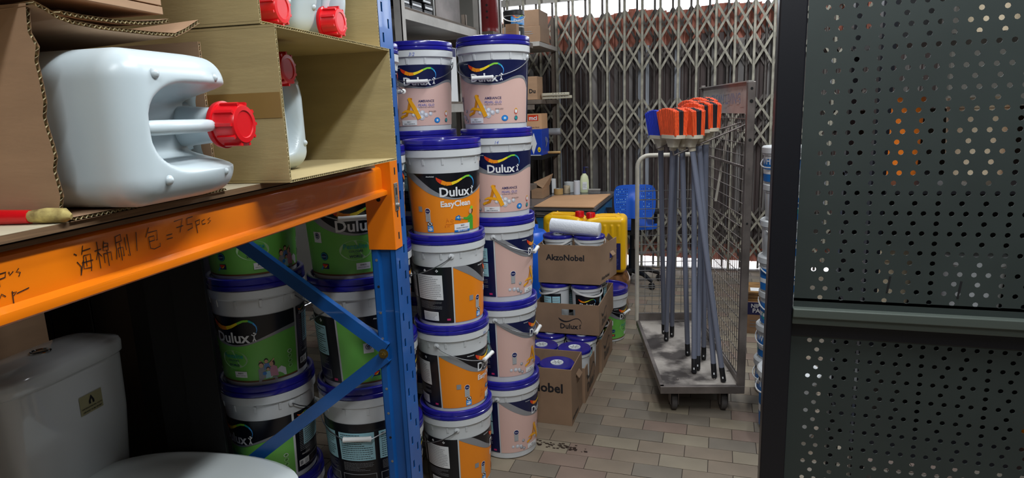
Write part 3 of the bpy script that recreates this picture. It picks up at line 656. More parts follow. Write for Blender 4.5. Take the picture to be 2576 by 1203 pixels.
# ------------------------------------------------------------------ corrugated cartons
def corr(b, O, U, V, N, k, th=.005, per=.0075, edge='cardedge', path=None):
    """corrugated sheet: two liners and a fluted core. U runs along the visible fluted edge"""
    O, U, V, N = Vector(O), Vector(U), Vector(V), Vector(N).normalized()
    lt = .0008
    def slab(o0, h_):
        vs = [o0, o0+U, o0+U+V, o0+V]; vs += [p+N*h_ for p in vs]
        b.add(vs, [(3, 2, 1, 0), (4, 5, 6, 7), (0, 1, 5, 4), (2, 3, 7, 6), (1, 2, 6, 5), (3, 0, 4, 7)], k)
    slab(O, lt); slab(O+N*(th-lt), lt)
    n = max(4, int(U.length/per*6)); vs = []; fs = []
    for i in range(n+1):
        h_ = th/2+(th/2-lt)*math.sin(2*PI*i/6); p = O+U*(i/n)+N*h_
        vs += [p, p+V]
        if i: fs.append((2*i-2, 2*i, 2*i+1, 2*i-1))
    b.add(vs, fs, edge, True)
    # core fill just behind the edge so the flutes read against dark
    return b
def corr_path(b, pts, D, k, th=.005, per=.0075, edge='cardedge'):
    """corrugated sheet whose front edge follows a polyline, swept by vector D"""
    D = Vector(D); pts = [Vector(p) for p in pts]
    seg = []; 
    for a, c in zip(pts, pts[1:]):
        n = max(1, int((c-a).length/(per/6)))
        seg += [a.lerp(c, i/n) for i in range(n)]
    seg.append(pts[-1])
    nrm = []
    for i in range(len(seg)):
        d = (seg[min(i+1, len(seg)-1)]-seg[max(0, i-1)]).normalized(); nrm.append(d.cross(D.normalized()).normalized())
    for kk, fh in ((k, lambda i: 0), (k, lambda i: th), (edge, lambda i: th/2+(th/2-.0006)*math.sin(2*PI*i/6))):
        vs = []; fs = []
        for i, p in enumerate(seg):
            q_ = p+nrm[i]*fh(i); vs += [q_, q_+D]
            if i: fs.append((2*i-2, 2*i, 2*i+1, 2*i-1))
        b.add(vs, fs, kk, True)
    return b
# carton around the nearest jerrycan (local rack frame: x = out of the rack, y = along it)
t = thing('carton', 'large brown open carton at left holding the nearest white jerrycan, top flap torn and curled', 'carton', (CX, CY, 1.3856), RA, 'cartons on the rack shelf')
z0 = .001
b = MB(); corr(b, (-.01, -1.36, 0), (-.0, 0, .0001), (0, 0, 0), (0, 1, 0), 'card') if 0 else None
# near wall faces the camera: from n=-.42 to 0, plus an outward folded end flap toward the camera
jag = [(-.006+rnd.uniform(-.004, .004), -.966+rnd.uniform(-.0, .0), .2455*i/16) for i in range(17)]
corr_path(b := MB(), [(p[0], p[1], p[2]) for p in jag], (-.42, 0, 0), 'card')
w1 = build(b, 'side_panel', t)
b = MB(); corr_path(b, [(0, -.966, 0), (0, -.675, 0)], (-.42, 0, 0), 'card'); build(b, 'bottom_panel', t)
b = MB(); corr_path(b, [(.004, -.972, .243), (.004, -.956, .2375), (.004, -.944, .2315), (.003, -.924, .228), (.003, -.881, .2265), (0, -.83, .228), (0, -.791, .229), (.001, -.747, .2315), (.003, -.725, .241), (.004, -.695, .2565)], (-.42, 0, -.022), 'card'); build(b, 'top_flap', t)
b = MB(); corr_path(b, [(.0, -.935, .2375), (0, -.905, .2365), (0, -.849, .2375), (0, -.807, .2405), (0, -.777, .2455), (0, -.754, .2505)], (-.40, 0, .01), 'card'); build(b, 'top_flap', t)
b = MB(); corr(b, (-.42, -.68, 0), (0, 0, .232), (.405, 0, 0), (0, 1, 0), 'card'); build(b, 'side_panel', t)
b = MB(); b.box(-.424, -.42, -.966, -.68, 0, .24, 'card'); build(b, 'back_panel', t)
# carton above it, closed front with punched marks
t = thing('carton', 'brown closed carton stacked above the nearest jerrycan, flaps seamed across its front', 'carton', (CX, CY, 1.645), RA, 'cartons on the rack shelf')
b = MB(); b.box(-.42, -.006, -1.36, -.765, .0, .30, 'card'); build(b, 'body', t, bevel=.002)
b = MB(); b.box(-.006, -.001, -.915, -.766, .012, .145, 'card'); b.box(-.006, 0, -.915, -.766, .0, .010, 'card'); b.box(-.001, 0, -.915, -.766, .0285, .030, 'card2')
for y in (-.888, -.822):
    b.sphere((-.001, y, .022), .004, 'cardedge', 5, (1, .8, 1.6)); b.sphere((-.001, y+.004, .015), .0025, 'cardedge', 5)
build(b, 'front_flap', t, bevel=.0008)
# kraft carton with open end and second jerrycan
def kraft(t0, t1, z0, hgt, dn, n0, t):
    b = MB(); corr(b, (n0, t0, 0), (0, 0, hgt), (-dn, 0, 0), (0, 1, 0), 'kraft'); o1 = build(b, 'side_panel', t)
    b = MB(); corr(b, (n0, t0, 0), (0, t1-t0, 0), (-dn, 0, 0), (0, 0, 1), 'kraft'); build(b, 'bottom_panel', t)
    b = MB(); corr(b, (n0, t0, hgt-.005), (0, t1-t0, 0), (-dn, 0, 0), (0, 0, 1), 'kraft'); build(b, 'top_panel', t)
    b = MB(); corr(b, (n0, t1-.005, 0), (0, 0, hgt), (-dn, 0, 0), (0, 1, 0), 'kraft'); build(b, 'side_panel', t)
    b = MB(); b.box(n0-dn-.004, n0-dn, t0, t1, 0, hgt, 'kraft'); build(b, 'back_panel', t)
    return o1
t = thing('carton', 'kraft open-ended carton right of the nearest jerrycan, brown tape on its side', 'carton', (CX, CY, 1.3862), RA, 'cartons on the rack shelf')
sp = kraft(-.576, -.08, 0, .266, .52, .055, t)
b = MB(); b.box(-.28, .053, -.5775, -.5766, .112, .155, 'tape'); build(b, 'tape_strip', t)
t = thing('carton', 'kraft open carton on the upper level holding two jerrycans with red caps', 'carton', (CX, CY, 1.6535), RA, 'cartons on the rack shelf')
kraft(-.577, -.075, 0, .28, .45, .03, t)

# ------------------------------------------------------------------ jerrycans
def sstep(a, b_, x):
    t = min(1, max(0, (x-a)/(b_-a))); return t*t*(3-2*t)
def jerrycan(name, label, w_, d_, h_, mat, cap, ribs=False, cat='jerrycan', recess=True):
    t = thing(name, label, cat)
    N = 56; hx, hy, hz = w_/2, d_/2, h_/2; rc = .038; b = MB()
    idx = {}; vs = []; fs = []
    def pt(i, j, k_):
        key = (i, j, k_)
        if key in idx: return idx[key]
        p = Vector((-hx+2*hx*i/N, -hy+2*hy*j/N, -hz+2*hz*k_/N))
        c = Vector((max(-hx+rc, min(hx-rc, p.x)), max(-hy+rc, min(hy-rc, p.y)), max(-hz+rc, min(hz-rc, p.z))))
        d = p-c; 
        if d.length > 1e-9: d.normalize()
        q_ = c+d*rc
        if recess and p.z > 0:
            fz = sstep(.0, hz*.25, p.z)
            my = 1-sstep(hy*.34, hy*.62, abs(q_.y)); x0 = -hx*.62+.05*min(1, abs(q_.y)/(hy*.6))**3
            mx = sstep(x0-.014, x0+.026, q_.x)
            q_.z -= .075*my*mx*sstep(hz-.09, hz-.02, q_.z)
            q_.z -= .018*sstep(hx*.2, hx, q_.x)*(1 if q_.z > hz-.1 else 0)*sstep(hz-.1, hz-.02, p.z)
        if ribs and abs(q_.z) < hz-.05 and abs(abs(q_.y)-hy) < .01:
            q_.y += .005*math.copysign(1, q_.y)*max(0, math.cos(q_.x/ (w_/6) * 2*PI))**.6*sstep(hz*.1, hz*.6, q_.z)
        idx[key] = len(vs); vs.append((q_.x, q_.y, q_.z+hz)); return idx[key]
    for a in range(N):
        for c in range(N):
            fs.append((pt(a, c, 0), pt(a, c+1, 0), pt(a+1, c+1, 0), pt(a+1, c, 0))); fs.append((pt(a, c, N), pt(a+1, c, N), pt(a+1, c+1, N), pt(a, c+1, N)))
            fs.append((pt(a, 0, c), pt(a+1, 0, c), pt(a+1, 0, c+1), pt(a, 0, c+1))); fs.append((pt(a, N, c), pt(a, N, c+1), pt(a+1, N, c+1), pt(a+1, N, c)))
            fs.append((pt(0, a, c), pt(0, a, c+1), pt(0, a+1, c+1), pt(0, a+1, c))); fs.append((pt(N, a, c), pt(N, a+1, c), pt(N, a+1, c+1), pt(N, a, c+1)))
    b.add(vs, fs, mat, True)
    xc = hx-.036
    b.lathe([(.03, h_-.085), (.027, h_-.05), (.025, h_-.028), (.025, h_-.008)], mat, 24, Matrix.Translation((xc, 0, 0)))
    for sx, sy in ((-.55, 1), (-.55, -1), (.5, 1), (.5, -1)):
        b.sphere((hx*sx, sy*(hy-.032), h_-.002-(.008 if sx > 0 else 0)), .007, mat, 6)
    build(b, 'body', t, sharp=70)
    b = MB(); x0 = -hx*.6
    b.tube([(x0-.02, 0, h_-.014), (x0, 0, h_-.009), (x0+.03, 0, h_-.008), (xc-.05, 0, h_-.012), (xc-.022, 0, h_-.02)], [.008, .0095, .0095, .009, .008], mat, 12); build(b, 'handle', t)
    b = MB(); zc = h_-.022
    b.lathe([(.0335, zc), (.0345, zc+.004), (.0345, zc+.007), (.031, zc+.008), (.0295, zc+.012), (.0288, zc+.036), (.0268, zc+.040), (.02, zc+.0405), (.019, zc+.039), (.0001, zc+.039)], cap, 40, Matrix.Translation((xc, 0, 0)))
    for j in range(10):
        a = 2*PI*j/10; c, s_ = math.cos(a), math.sin(a)
        b.bar((xc+c*.030, s_*.030, zc+.010), (xc+c*.0298, s_*.0298, zc+.0385), .0045, .0055, cap, up=(c, s_, 0))
    build(b, 'cap', t)
    return t
def orient(X, Y, Z):
    return (Matrix.Rotation(RA, 3, 'Z') @ Matrix((X, Y, Z)).transposed()).to_euler()
gj = 'white jerrycans in the rack cartons'
can = jerrycan('jerrycan', 'translucent white jerrycan lying in the nearest carton, red cap pointing to the aisle', .235, .196, .36, 'hdpe', 'capred')
can['group'] = gj
can.location = RK(-.292, -.815, 1.3925+.098); can.rotation_euler = orient((0, 1, 0), (0, 0, 1), (1, 0, 0))
dup(can, RK(-.40, -.412, 1.3925+.1175), orient((0, 0, 1), (0, -1, 0), (1, 0, 0)), 'white jerrycan mostly hidden inside the kraft open-ended carton', gj)
dup(can, RK(-.37, -.462, 1.660+.1175), orient((0, 0, -1), (0, 1, 0), (1, 0, 0)), 'left white jerrycan in the upper carton, cap low at the front', gj)
dup(can, RK(-.36, -.250, 1.660+.1175), orient((0, 0, -1), (0, 1, 0), (1, 0, 0)), 'right white jerrycan in the upper carton near the blue post', gj)
# red tool on the shelf edge
t = thing('hand_tool', 'red handled tool with a worn yellow foam tip on the shelf edge', 'tool', RK(-.05, -.987, 1.3856), RA)
b = MB(); b.tube([(-.16, 0.0, .009), (-.03, 0, .009), (.012, .004, .009)], [.009, .009, .008], 'capred', 12); build(b, 'handle', t)
b = MB(); b.tube([(.010, .004, .009), (.03, .008, .010), (.05, .014, .009), (.056, .016, .007)], [.007, .009, .0085, .003], M('worn_yellow_foam', (196, 178, 110), .9, c2=(110, 90, 50), scale=60, bump=.5), 10); build(b, 'tip', t)

# ------------------------------------------------------------------ toilet
def sup(cx_, cy_, a, b_, z, e=2.6, n=48, front=0):
    pts = []
    for i in range(n):
        th = 2*PI*i/n; c, s_ = math.cos(th), math.sin(th)
        x = a*math.copysign(abs(c)**(2/e), c); y = b_*math.copysign(abs(s_)**(2/e), s_)
        pts.append((cx_+x, cy_+y, z))
    return pts
TZ = .04
t = thing('toilet', 'grey white close-coupled toilet standing under the rack shelf, lid closed', 'toilet', (-1.78, 1.20, 0), RA)
b = MB(); E_ = 5
b.loft([sup(0, 0, .082, .165, .445, E_), sup(0, 0, .088, .175, .46, E_), sup(0, 0, .098, .192, .66, E_), sup(0, 0, .1, .196, .828, E_)], 'porc'); ci = build(b, 'cistern', t, sharp=60)
b = MB(); b.loft([sup(0, 0, .103, .199, .829, E_), sup(0, 0, .106, .203, .834, E_), sup(0, 0, .106, .203, .862, E_), sup(0, 0, .102, .198, .872, E_), sup(0, 0, .075, .165, .882, 4), sup(0, 0, .03, .08, .886, 3)], 'porc'); ld = build(b, 'cistern_lid', t, sharp=60)
b = MB(); b.lathe([(.027, .883), (.027, .889), (.024, .891), (.022, .888), (.0001, .889)], 'chrome', 28, Matrix.Translation((-.0, .0, 0))); build(b, 'flush_button', t)
pr = Print(lambda u, v, ly: (.0985+.0006*ly+(v-.7)*.012, u, v))
pr.rect(.0, .075, .70, .755, 'stick', 3)
pr.poly([(.029, .725), (.029, .733), (.038, .75), (.047, .733), (.047, .725), (.041, .725), (.041, .733), (.038, .74), (.035, .733), (.035, .725)], 'ink', 5)
pr.text('CERTIFICATION NO : F11719', .0375, .715, .068, 'ink', 5, bold=.02); pr.text('CERTIFIED TO MS 147:2001', .0375, .705, .062, 'ink', 5, bold=.02)
build(pr.mb, 'sticker', t)
pr = Print(lambda u, v, ly: (u, v, .8745+.0006*ly)); pr.poly([(-.055, -.16), (-.03, -.16), (-.042, -.13)], 'ink', 12); pr.rect(-.05, -.02, -.1, -.05, 'stick', 12); build(pr.mb, 'sticker', t)
b = MB()
b.loft([sup(.29, 0, .20, .115, 0, 3), sup(.29, 0, .2, .115, .04, 3), sup(.28, 0, .19, .105, .18, 3), sup(.33, 0, .27, .15, .33, 2.6), sup(.375, 0, .325, .183, .455, 2.5), sup(.38, 0, .335, .187, .475, 2.5)], 'porc'); build(b, 'bowl', t, sharp=60)
b = MB(); b.loft([sup(.39, 0, .325, .182, .4755, 2.4), sup(.39, 0, .33, .187, .479, 2.4), sup(.39, 0, .33, .187, .486, 2.4), sup(.39, 0, .327, .184, .490, 2.4)], 'seatw'); build(b, 'seat', t, sharp=60)
b = MB(); b.loft([sup(.39, 0, .326, .184, .491, 2.4), sup(.39, 0, .331, .189, .496, 2.4), sup(.39, 0, .329, .187, .507, 2.4), sup(.39, 0, .31, .172, .513, 2.4), sup(.39, 0, .15, .08, .515, 2.2)], 'seatw'); b.box(.10, .13, -.08, .08, .475, .505, 'seatw'); build(b, 'seat_cover', t, sharp=60)

# ------------------------------------------------------------------ dark things behind the toilet
t = thing('carton', 'large dark brown carton in the gloom behind the toilet cistern', 'carton', (-2.5, 1.1, 0), 0)
b = MB(); b.box(-.3, .3, -1.3, .42, 0, 1.02, 'card'); build(b, 'body', t); b = MB(); b.bar((.3, .2, 1.02), (.37, .2, 1.13), .005, .26, 'card', up=(0, 1, 0)); build(b, 'flap', t)
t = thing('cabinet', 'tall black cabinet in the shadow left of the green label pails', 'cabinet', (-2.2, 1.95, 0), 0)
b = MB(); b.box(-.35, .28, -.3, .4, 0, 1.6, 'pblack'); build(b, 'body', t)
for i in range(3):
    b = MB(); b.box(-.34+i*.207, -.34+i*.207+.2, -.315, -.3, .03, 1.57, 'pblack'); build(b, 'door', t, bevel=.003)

# ------------------------------------------------------------------ perforated display panel at right
t = thing('display_rack', 'dark steel display rack with perforated back panels at the right edge', 'rack', (.107, 1.5, 0), 0)
b = MB(); b.box(0, .054, -.012, .05, 0, 2.2, 'pblack'); build(b, 'post', t, bevel=.003)
b = MB(); b.box(1.2, 1.254, -.012, .05, 0, 2.2, 'pblack'); build(b, 'post', t)
def perf(zhi, zlo, y, dx0, dz0, dz, rows, t):
    b = MB(); mk = 'panel'; th = .0016; k = 8
    def cell(x0, x1, z0_, z1_, hx, hz, r_):
        cs = [(x1, (z0_+z1_)/2), (x1, z1_), ((x0+x1)/2, z1_), (x0, z1_), (x0, (z0_+z1_)/2), (x0, z0_), ((x0+x1)/2, z0_), (x1, z0_)]
        ci_ = [(hx+r_*math.cos(PI/4*i), hz+r_*math.sin(PI/4*i)) for i in range(8)]
        vs = [(a, y, c) for a, c in cs]+[(a, y, c) for a, c in ci_]+[(a, y+th, c) for a, c in ci_]
        fs = [(i, (i+1) % 8, 8+(i+1) % 8, 8+i) for i in range(8)]+[(8+i, 8+(i+1) % 8, 16+(i+1) % 8, 16+i) for i in range(8)]
        b.add(vs, fs, mk)
    xa, xb = .056, 1.2
    for r_i in range(rows):
        zc = dz0-dz*r_i
        for half in (0, 1):
            zz = zc-half*dz/2; z1_, z0_ = zz+dz/4, zz-dz/4
            if z1_ > zhi or z0_ < zlo: continue
            px_ = .025 if not half else .0417; fx = dx0 if not half else dx0+.016
            x = fx-px_/2; b.add([(xa, y, z0_), (x, y, z0_), (x, y, z1_), (xa, y, z1_)], [(0, 1, 2, 3)], mk)
            while x+px_ < xb:
                cell(x, x+px_, z0_, z1_, x+px_/2, zz, .0053); x += px_
            b.add([(x, y, z0_), (xb, y, z0_), (xb, y, z1_), (x, y, z1_)], [(0, 1, 2, 3)], mk)
    return b
b = perf(9, 1.04, 0, .2-.107, 1.678+.042*8, .042, 24, t); b.box(.056, 1.2, -.0, .0016, 1.04, 1.065, 'panel')
for x, z, a in ((.345, 1.105, .0), (.475, 1.10, 0)):
    b.bar((x-.107+.0035*a, -.0008, z-.018), (x-.107+.004, -.0008, z+.018), .001, .004, 'dark', up=(1, 0, 0))
build(b, 'perforated_panel', t)
b = MB(); b.box(.054, 1.2, -.022, -.001, 1.026, 1.046, 'prail'); b.box(.054, 1.2, -.012, .02, 1.008, 1.026, 'prail'); b.box(.054, 1.2, .018, .022, .97, 1.04, 'pblack'); build(b, 'shelf_rail', t, bevel=.004)
b = perf(1.03, .3, .022, .203-.107, 1.0037, .0428, 17, t); b.box(.056, 1.2, .022, .0236, 0, .30, 'panel'); build(b, 'perforated_panel', t)
# goods standing behind the panel, glimpsed through its holes
t = thing('display_shelf', 'shelf unit behind the perforated panel', 'shelf', (.95, 2.5, 0), 0)
for z in (.3, .75, 1.2, 1.65): b = MB(); b.box(-.5, .5, -.25, .25, z, z+.02, 'blackp'); build(b, 'shelf', t)
b = MB(); b.box(-.5, .5, .25, .256, .1, 1.45, 'dark'); build(b, 'back_panel', t)  # unseen black backing added so most panel holes look dark
for x in (-.5, .46):
    for y in (-.25, .21): b = MB(); b.box(x, x+.04, y, y+.04, 0, 2.1, 'pblack'); build(b, 'post', t)
for z in (.32, .77, 1.22, 1.67):
    for i in range(4):
        k = rnd.choice(('orange', 'white', 'beige', 'blackp', 'blackp', 'navy', 'dark', 'dkor'))
        b = MB(); hh = rnd.uniform(.16, .3); r_ = rnd.uniform(.06, .095)
        b.lathe([(r_*.88, 0), (r_, hh*.86), (r_*1.04, hh*.87), (r_*1.04, hh), (r_*.3, hh), (.0001, hh)], k, 24)
        o = build(b, 'tub', loc=(.58+i*.24, 2.5+rnd.uniform(-.08, .08), z)); tag(o, '%s tub %s on the %s shelf behind the perforated panel' % ({'blackp': 'black', 'dkor': 'dark orange', 'dark': 'black', 'navy': 'navy'}.get(k, k), ('at the left end', 'second from the left', 'third from the left', 'at the right end')[i], {.32: 'lowest', .77: 'second', 1.22: 'third', 1.67: 'top'}[z]), 'tub', 'tubs glimpsed through the perforated panel')

# ------------------------------------------------------------------ cartons with small tubs on the floor
def tub_proto(label):
    t = thing('paint_tub', label, 'tub', (0, 0, 0), 0, 'small tubs in the cartons')
    Rr = .0865; hh = .25
    b = MB(); b.lathe([(.068, 0), (.072, .004), (.079, .215), (Rr-.002, .218), (Rr-.001, .236), (Rr-.006, .237)], 'white', 36); build(b, 'body', t)
    b = MB(); b.lathe([(Rr-.006, .234), (Rr+.001, .235), (Rr+.001, .246), (Rr-.003, hh), (Rr-.01, hh+.0005), (.034, hh-.001), (.0001, hh-.001)], 'lidblue', 40); ld = build(b, 'lid', t)
    b = MB(); b.lathe([(.032, hh-.002), (.032, hh+.003), (.028, hh+.004), (.024, hh+.0015), (.0001, hh+.0015)], 'lgrey', 28)
    for a in range(6): b.bar((.006*math.cos(a*1.05), .006*math.sin(a*1.05), hh+.002), (.024*math.cos(a*1.05), .024*math.sin(a*1.05), hh+.002), .004, .0022, 'grey')
    build(b, 'plug', ld)
    fn = lambda u, v, ly: ((.0692+.0105*v/.215+.0006*ly+.003)*math.sin(u/.075), -(.0692+.0105*v/.215+.0006*ly+.003)*math.cos(u/.075), v)
    pr = Print(fn, du=.008); pr.rect(-.11, .125, .03, .2, 'black', 1); pr.rect(-.11, .02, .03, .1, 'green', 2); pr.block(.03, .075, .06, .185, 'cyan', 'grey', 9); pr.block(.08, .12, .06, .185, 'cyan', 'grey', 9)
    dulux(pr, -.05, .135, .07); build(pr.mb, 'label', t)
    b = MB(); pts = [((Rr+.003)*math.sin(PI/2*i/8), -(Rr+.004)*math.cos(PI/2*i/8), .226-.032*math.cos(PI/2*i/8)) for i in range(-8, 9)]
    vs = []; fs = []
    for i, p in enumerate(pts):
        v = Vector(p); rr_ = Vector((v.x, v.y, 0)).normalized(); vs += [v+Vector((0, 0, .005)), v+rr_*.002+Vector((0, 0, .005)), v+rr_*.002-Vector((0, 0, .005)), v-Vector((0, 0, .005))]
        if i:
            a = 4*i-4
            for j in range(4): fs.append((a+j, a+(j+1) % 4, a+4+(j+1) % 4, a+4+j))
    b.add(vs, fs, 'grip', True); build(b, 'handle', t)
    return t
TUB = None
def tub(x, y, z, rz, label):
    global TUB
    if TUB is None: TUB = tub_proto(label); TUB.location = (x, y, z); TUB.rotation_euler = (0, 0, R(rz)); return TUB
    return dup(TUB, (x, y, z), R(rz), label)
def open_box(x0, x1, y0, y1, z0, hh, label, mat='card2', prints=(), hand=None, th=.005, flare=0):
    t = thing('carton', label, 'carton', ((x0+x1)/2, (y0+y1)/2, z0), 0, 'cartons of small tubs beside the aisle')
    hx, hy = (x1-x0)/2, (y1-y0)/2
    def side(name, T, wd_, cut=None):
        b = MB()
        if cut:
            a0, a1, c0, c1 = cut
            b.box(-wd_, a0, -th, 0, 0, hh, mat, T); b.box(a1, wd_, -th, 0, 0, hh, mat, T); b.box(a0, a1, -th, 0, 0, c0, mat, T); b.box(a0, a1, -th, 0, c1, hh, mat, T)
        else: b.box(-wd_, wd_, -th, 0, 0, hh, mat, T)
        return build(b, name, t)
    TF = Matrix.Translation((0, -hy+th, 0)); TB = Matrix.Translation((0, hy, 0))
    TR = Matrix.Translation((hx, 0, 0)) @ Matrix.Rotation(PI/2, 4, 'Z') @ Matrix.Translation((0, 0, 0)); TL = Matrix.Translation((-hx+th, 0, 0)) @ Matrix.Rotation(PI/2, 4, 'Z')
    # right side: rotated so its outward normal is +X
    f_ = side('front_panel', TF, hx, hand.get('front') if hand else None)
    side('back_panel', TB, hx)
    b = MB(); c = hand.get('right') if hand else None
    if c:
        b.box(hx-th, hx, -hy+th, c[0], 0, hh, mat); b.box(hx-th, hx, c[1], hy-th, 0, hh, mat); b.box(hx-th, hx, c[0], c[1], 0, c[2], mat); b.box(hx-th, hx, c[0], c[1], c[3], hh, mat)
        b.bar((hx, (c[0]+c[1])/2, c[3]), (hx+.016, (c[0]+c[1])/2, c[3]-.02), .003, c[1]-c[0], mat, up=(0, 1, 0))
    else: b.box(hx-th, hx, -hy+th, hy-th, 0, hh, mat)
    if flare: b.v = [(x+flare*(y+hy)/(2*hy), y, z) for x, y, z in b.v]
    r_ = build(b, 'side_panel', t)
    b = MB(); b.box(-hx, -hx+th, -hy+th, hy-th, 0, hh, mat); build(b, 'side_panel', t)
    b = MB(); b.box(-hx+th, hx-th, -hy+th, hy-th, 0, .004, mat); build(b, 'bottom_panel', t)
    for face, fnp in prints:
        if face == 'front': pr = Print(lambda u, v, ly: (u, -hy-.0003*ly, v))
        else: pr = Print(lambda u, v, ly: (hx+.0006*ly+flare*(u+hy)/(2*hy), u, v))
        fnp(pr); build(pr.mb, 'print', t)
    return t
akz = lambda u, v, wd_: (lambda pr: pr.text('AkzoNobel', u, v, wd_, 'ink', 1, bold=.03))
dlx = lambda u, v, wd_: (lambda pr: dulux(pr, u, v, wd_, mono='ink'))
open_box(-1.03, -.645, 2.79, 3.035, 0, .285, 'brown open carton nearest the camera on the floor beside the aisle pails', prints=(('front', akz(.0, .165, .30)), ('right', akz(-.045, .02, .13))), hand={'right': (-.02, .05, .2, .225)})
open_box(-1.03, -.632, 3.045, 3.44, 0, .19, 'low open carton on the floor, second from the front, full of lidded tubs', prints=(('right', dlx(-.06, .04, .17)),))
open_box(-1.03, -.618, 3.45, 3.83, 0, .20, 'low open carton on the floor farthest back, under the stacked cartons', prints=(('right', dlx(-.03, .05, .16)),))
open_box(-.96, -.603, 3.30, 3.78, .2785, .17, 'middle carton stacked on tubs, oval hand hole above its printed wordmark', prints=(('front', dlx(.012, .03, .10)), ('right', dlx(-.09, .03, .13))), hand={'front': (-.03, .047, .105, .14)})
tb = open_box(-.948, -.604, 3.34, 3.61, .5535, .215, flare=.05, label= 'topmost carton of the aisle pile with two tubs and a bubble wrap roll', prints=(('front', akz(-.02, .13, .215)), ('right', akz(-.05, .02, .12))), hand={'right': (.02, .07, .11, .15)})
b = MB(); b.bar((.196, .02, .214), (.206, .03, .24), .18, .004, 'card2', up=(1, 0, 0)); build(b, 'flap', tb)
for i, (x, y) in enumerate(((-.92, 2.915), (-.745, 2.915))): tub(x, y, .016, 20+60*i, ['left tub in the nearest floor carton', 'right tub in the nearest floor carton, handle raised beside its lid'][i])
k = 0
for y in (3.14, 3.33):
    for x in (-.885, -.706): tub(x, y, .016+.004*(y > 3.3), 200+40*k, ['front left tub in the second floor carton', 'front right tub in the second floor carton, handle hanging to the aisle', 'rear left tub in the second floor carton', 'rear right tub in the second floor carton'][k]); k += 1
k = 0
for y in (3.545, 3.725):
    for x in (-.92, -.715): tub(x, y, .0045, 30*k, ['front left tub in the rear floor carton', 'front right tub in the rear floor carton', 'rear left tub in the rear floor carton', 'rear right tub in the rear floor carton'][k]); k += 1
k = 0
for y in (3.40, 3.58):
    for x in (-.868, -.692): tub(x, y, .2835+.0125, [-60, 50, 10, 40][k], ['front left tub in the middle carton', 'front right tub in the middle carton', 'rear left tub in the middle carton', 'rear right tub in the middle carton, label facing the aisle'][k]); k += 1
for i, x in enumerate((-.856, -.682)): tub(x, 3.45-.0*i, .559, -30+70*i, ['left tub in the topmost carton', 'right tub in the topmost carton'][i])
b = MB(); b.tube([(-.14, 0, 0), (-.138, 0, 0), (.138, 0, 0), (.14, 0, 0)], [.034, .04, .04, .034], 'bubble', 28); b.tube([(-.1405, 0, 0), (-.14, 0, 0)], .012, 'grey', 14)
o = build(b, 'bubble_wrap_roll', loc=(-.755, 3.43, .558+.252+.041), rot=(0, R(4), R(-4))); tag(o, 'roll of clear bubble wrap lying across the tubs of the topmost carton', 'bubble wrap')

# ------------------------------------------------------------------ yellow and blue cans, barrel stool
yc = jerrycan('jerrycan', 'right yellow jerrycan with dark label, standing behind the cartons', .29, .22, .40, 'yellow', 'capred', True)
yc['group'] = 'yellow jerrycans behind the cartons'; yc.location = (-.765, 4.5, .345); yc.rotation_euler = (0, 0, PI+R(4))
y2 = dup(yc, (-1.075, 4.55, .345), R(-2), 'left yellow jerrycan behind the bubble wrap roll')
pr = Print(lambda u, v, ly: (u, .1165+.0006*ly, v)); pr.rect(-.11, -.005, .03, .22, 'dnavy', 1)
pr2 = Print(lambda u, v, ly: (-u, .1165+.0006*ly, v)); pr2.text('ro', .032, .185, .028, 'pwhite', 3, bold=.02); pr2.text('Z', .068, .183, .034, 'or2', 4, bold=.03); pr2.block(.01, .1, .05, .14, None, 'vblue', 7); build(pr.mb, 'label', yc); build(pr2.mb, 'print', yc)
t = thing('barrel_stool', 'glossy brown barrel shaped stool under the yellow jerrycans', 'stool', (-.79, 4.52, 0), 0)
b = MB(); b.lathe([(.15, 0), (.17, .02), (.185, .08), (.165, .14), (.16, .16), (.19, .22), (.195, .28), (.17, .33), (.0001, .345)], 'brown', 36); build(b, 'body', t)
b = MB(); b.tube([(.162*math.cos(2*PI*i/24), .162*math.sin(2*PI*i/24), .15) for i in range(24)], .006, 'brown', 8, closed=True); build(b, 'band', t)
b = MB(); b.box(-.15, .14, -.15, .15, 0, .344, 'card2'); o = build(b, 'carton', loc=(-1.12, 4.55, 0)); tag(o, 'closed brown carton under the left yellow jerrycan', 'carton')
b = MB(); b.lathe([(.13, 0), (.14, .015), (.145, .3), (.145, .6), (.135, .67), (.11, .70), (.05, .71), (.0001, .71)], 'bluecan', 36)
t = thing('blue_drum', 'bright blue plastic drum behind the aisle pails, left of the cartons', 'drum', (-1.22, 4.08, 0), 0); build(b, 'body', t)
b = MB(); b.tube([(-.05, 0, .7), (-.045, 0, .725), (.045, 0, .725), (.05, 0, .7)], .009, 'bluecan', 8); b.lathe([(.03, .70), (.03, .73), (.0001, .732)], 'bluecan', 20, Matrix.Translation((.02, .07, 0))); build(b, 'lid_handle', t)
t = thing('steel_flask', 'brushed steel drinking flask with black loop cap behind the blue drum', 'flask', (-1.325, 4.58, .5), 0)
b = MB(); b.lathe([(.03, 0), (.034, .004), (.034, .15), (.03, .17), (.02, .19), (.019, .215), (.0001, .215)], 'chrome', 28); build(b, 'body', t)
b = MB(); b.lathe([(.022, .212), (.022, .235), (.018, .24), (.0001, .24)], 'blackp', 20); b.tube([(.014*math.cos(PI*i/8), 0, .24+.02*math.sin(PI*i/8)) for i in range(9)], .003, 'blackp', 6); build(b, 'cap', t)
b = MB(); b.box(-.08, .08, -.1, .1, 0, .4995, 'card2'); o = build(b, 'carton', loc=(-1.37, 4.6, 0)); tag(o, 'narrow brown carton the steel flask stands on', 'carton')

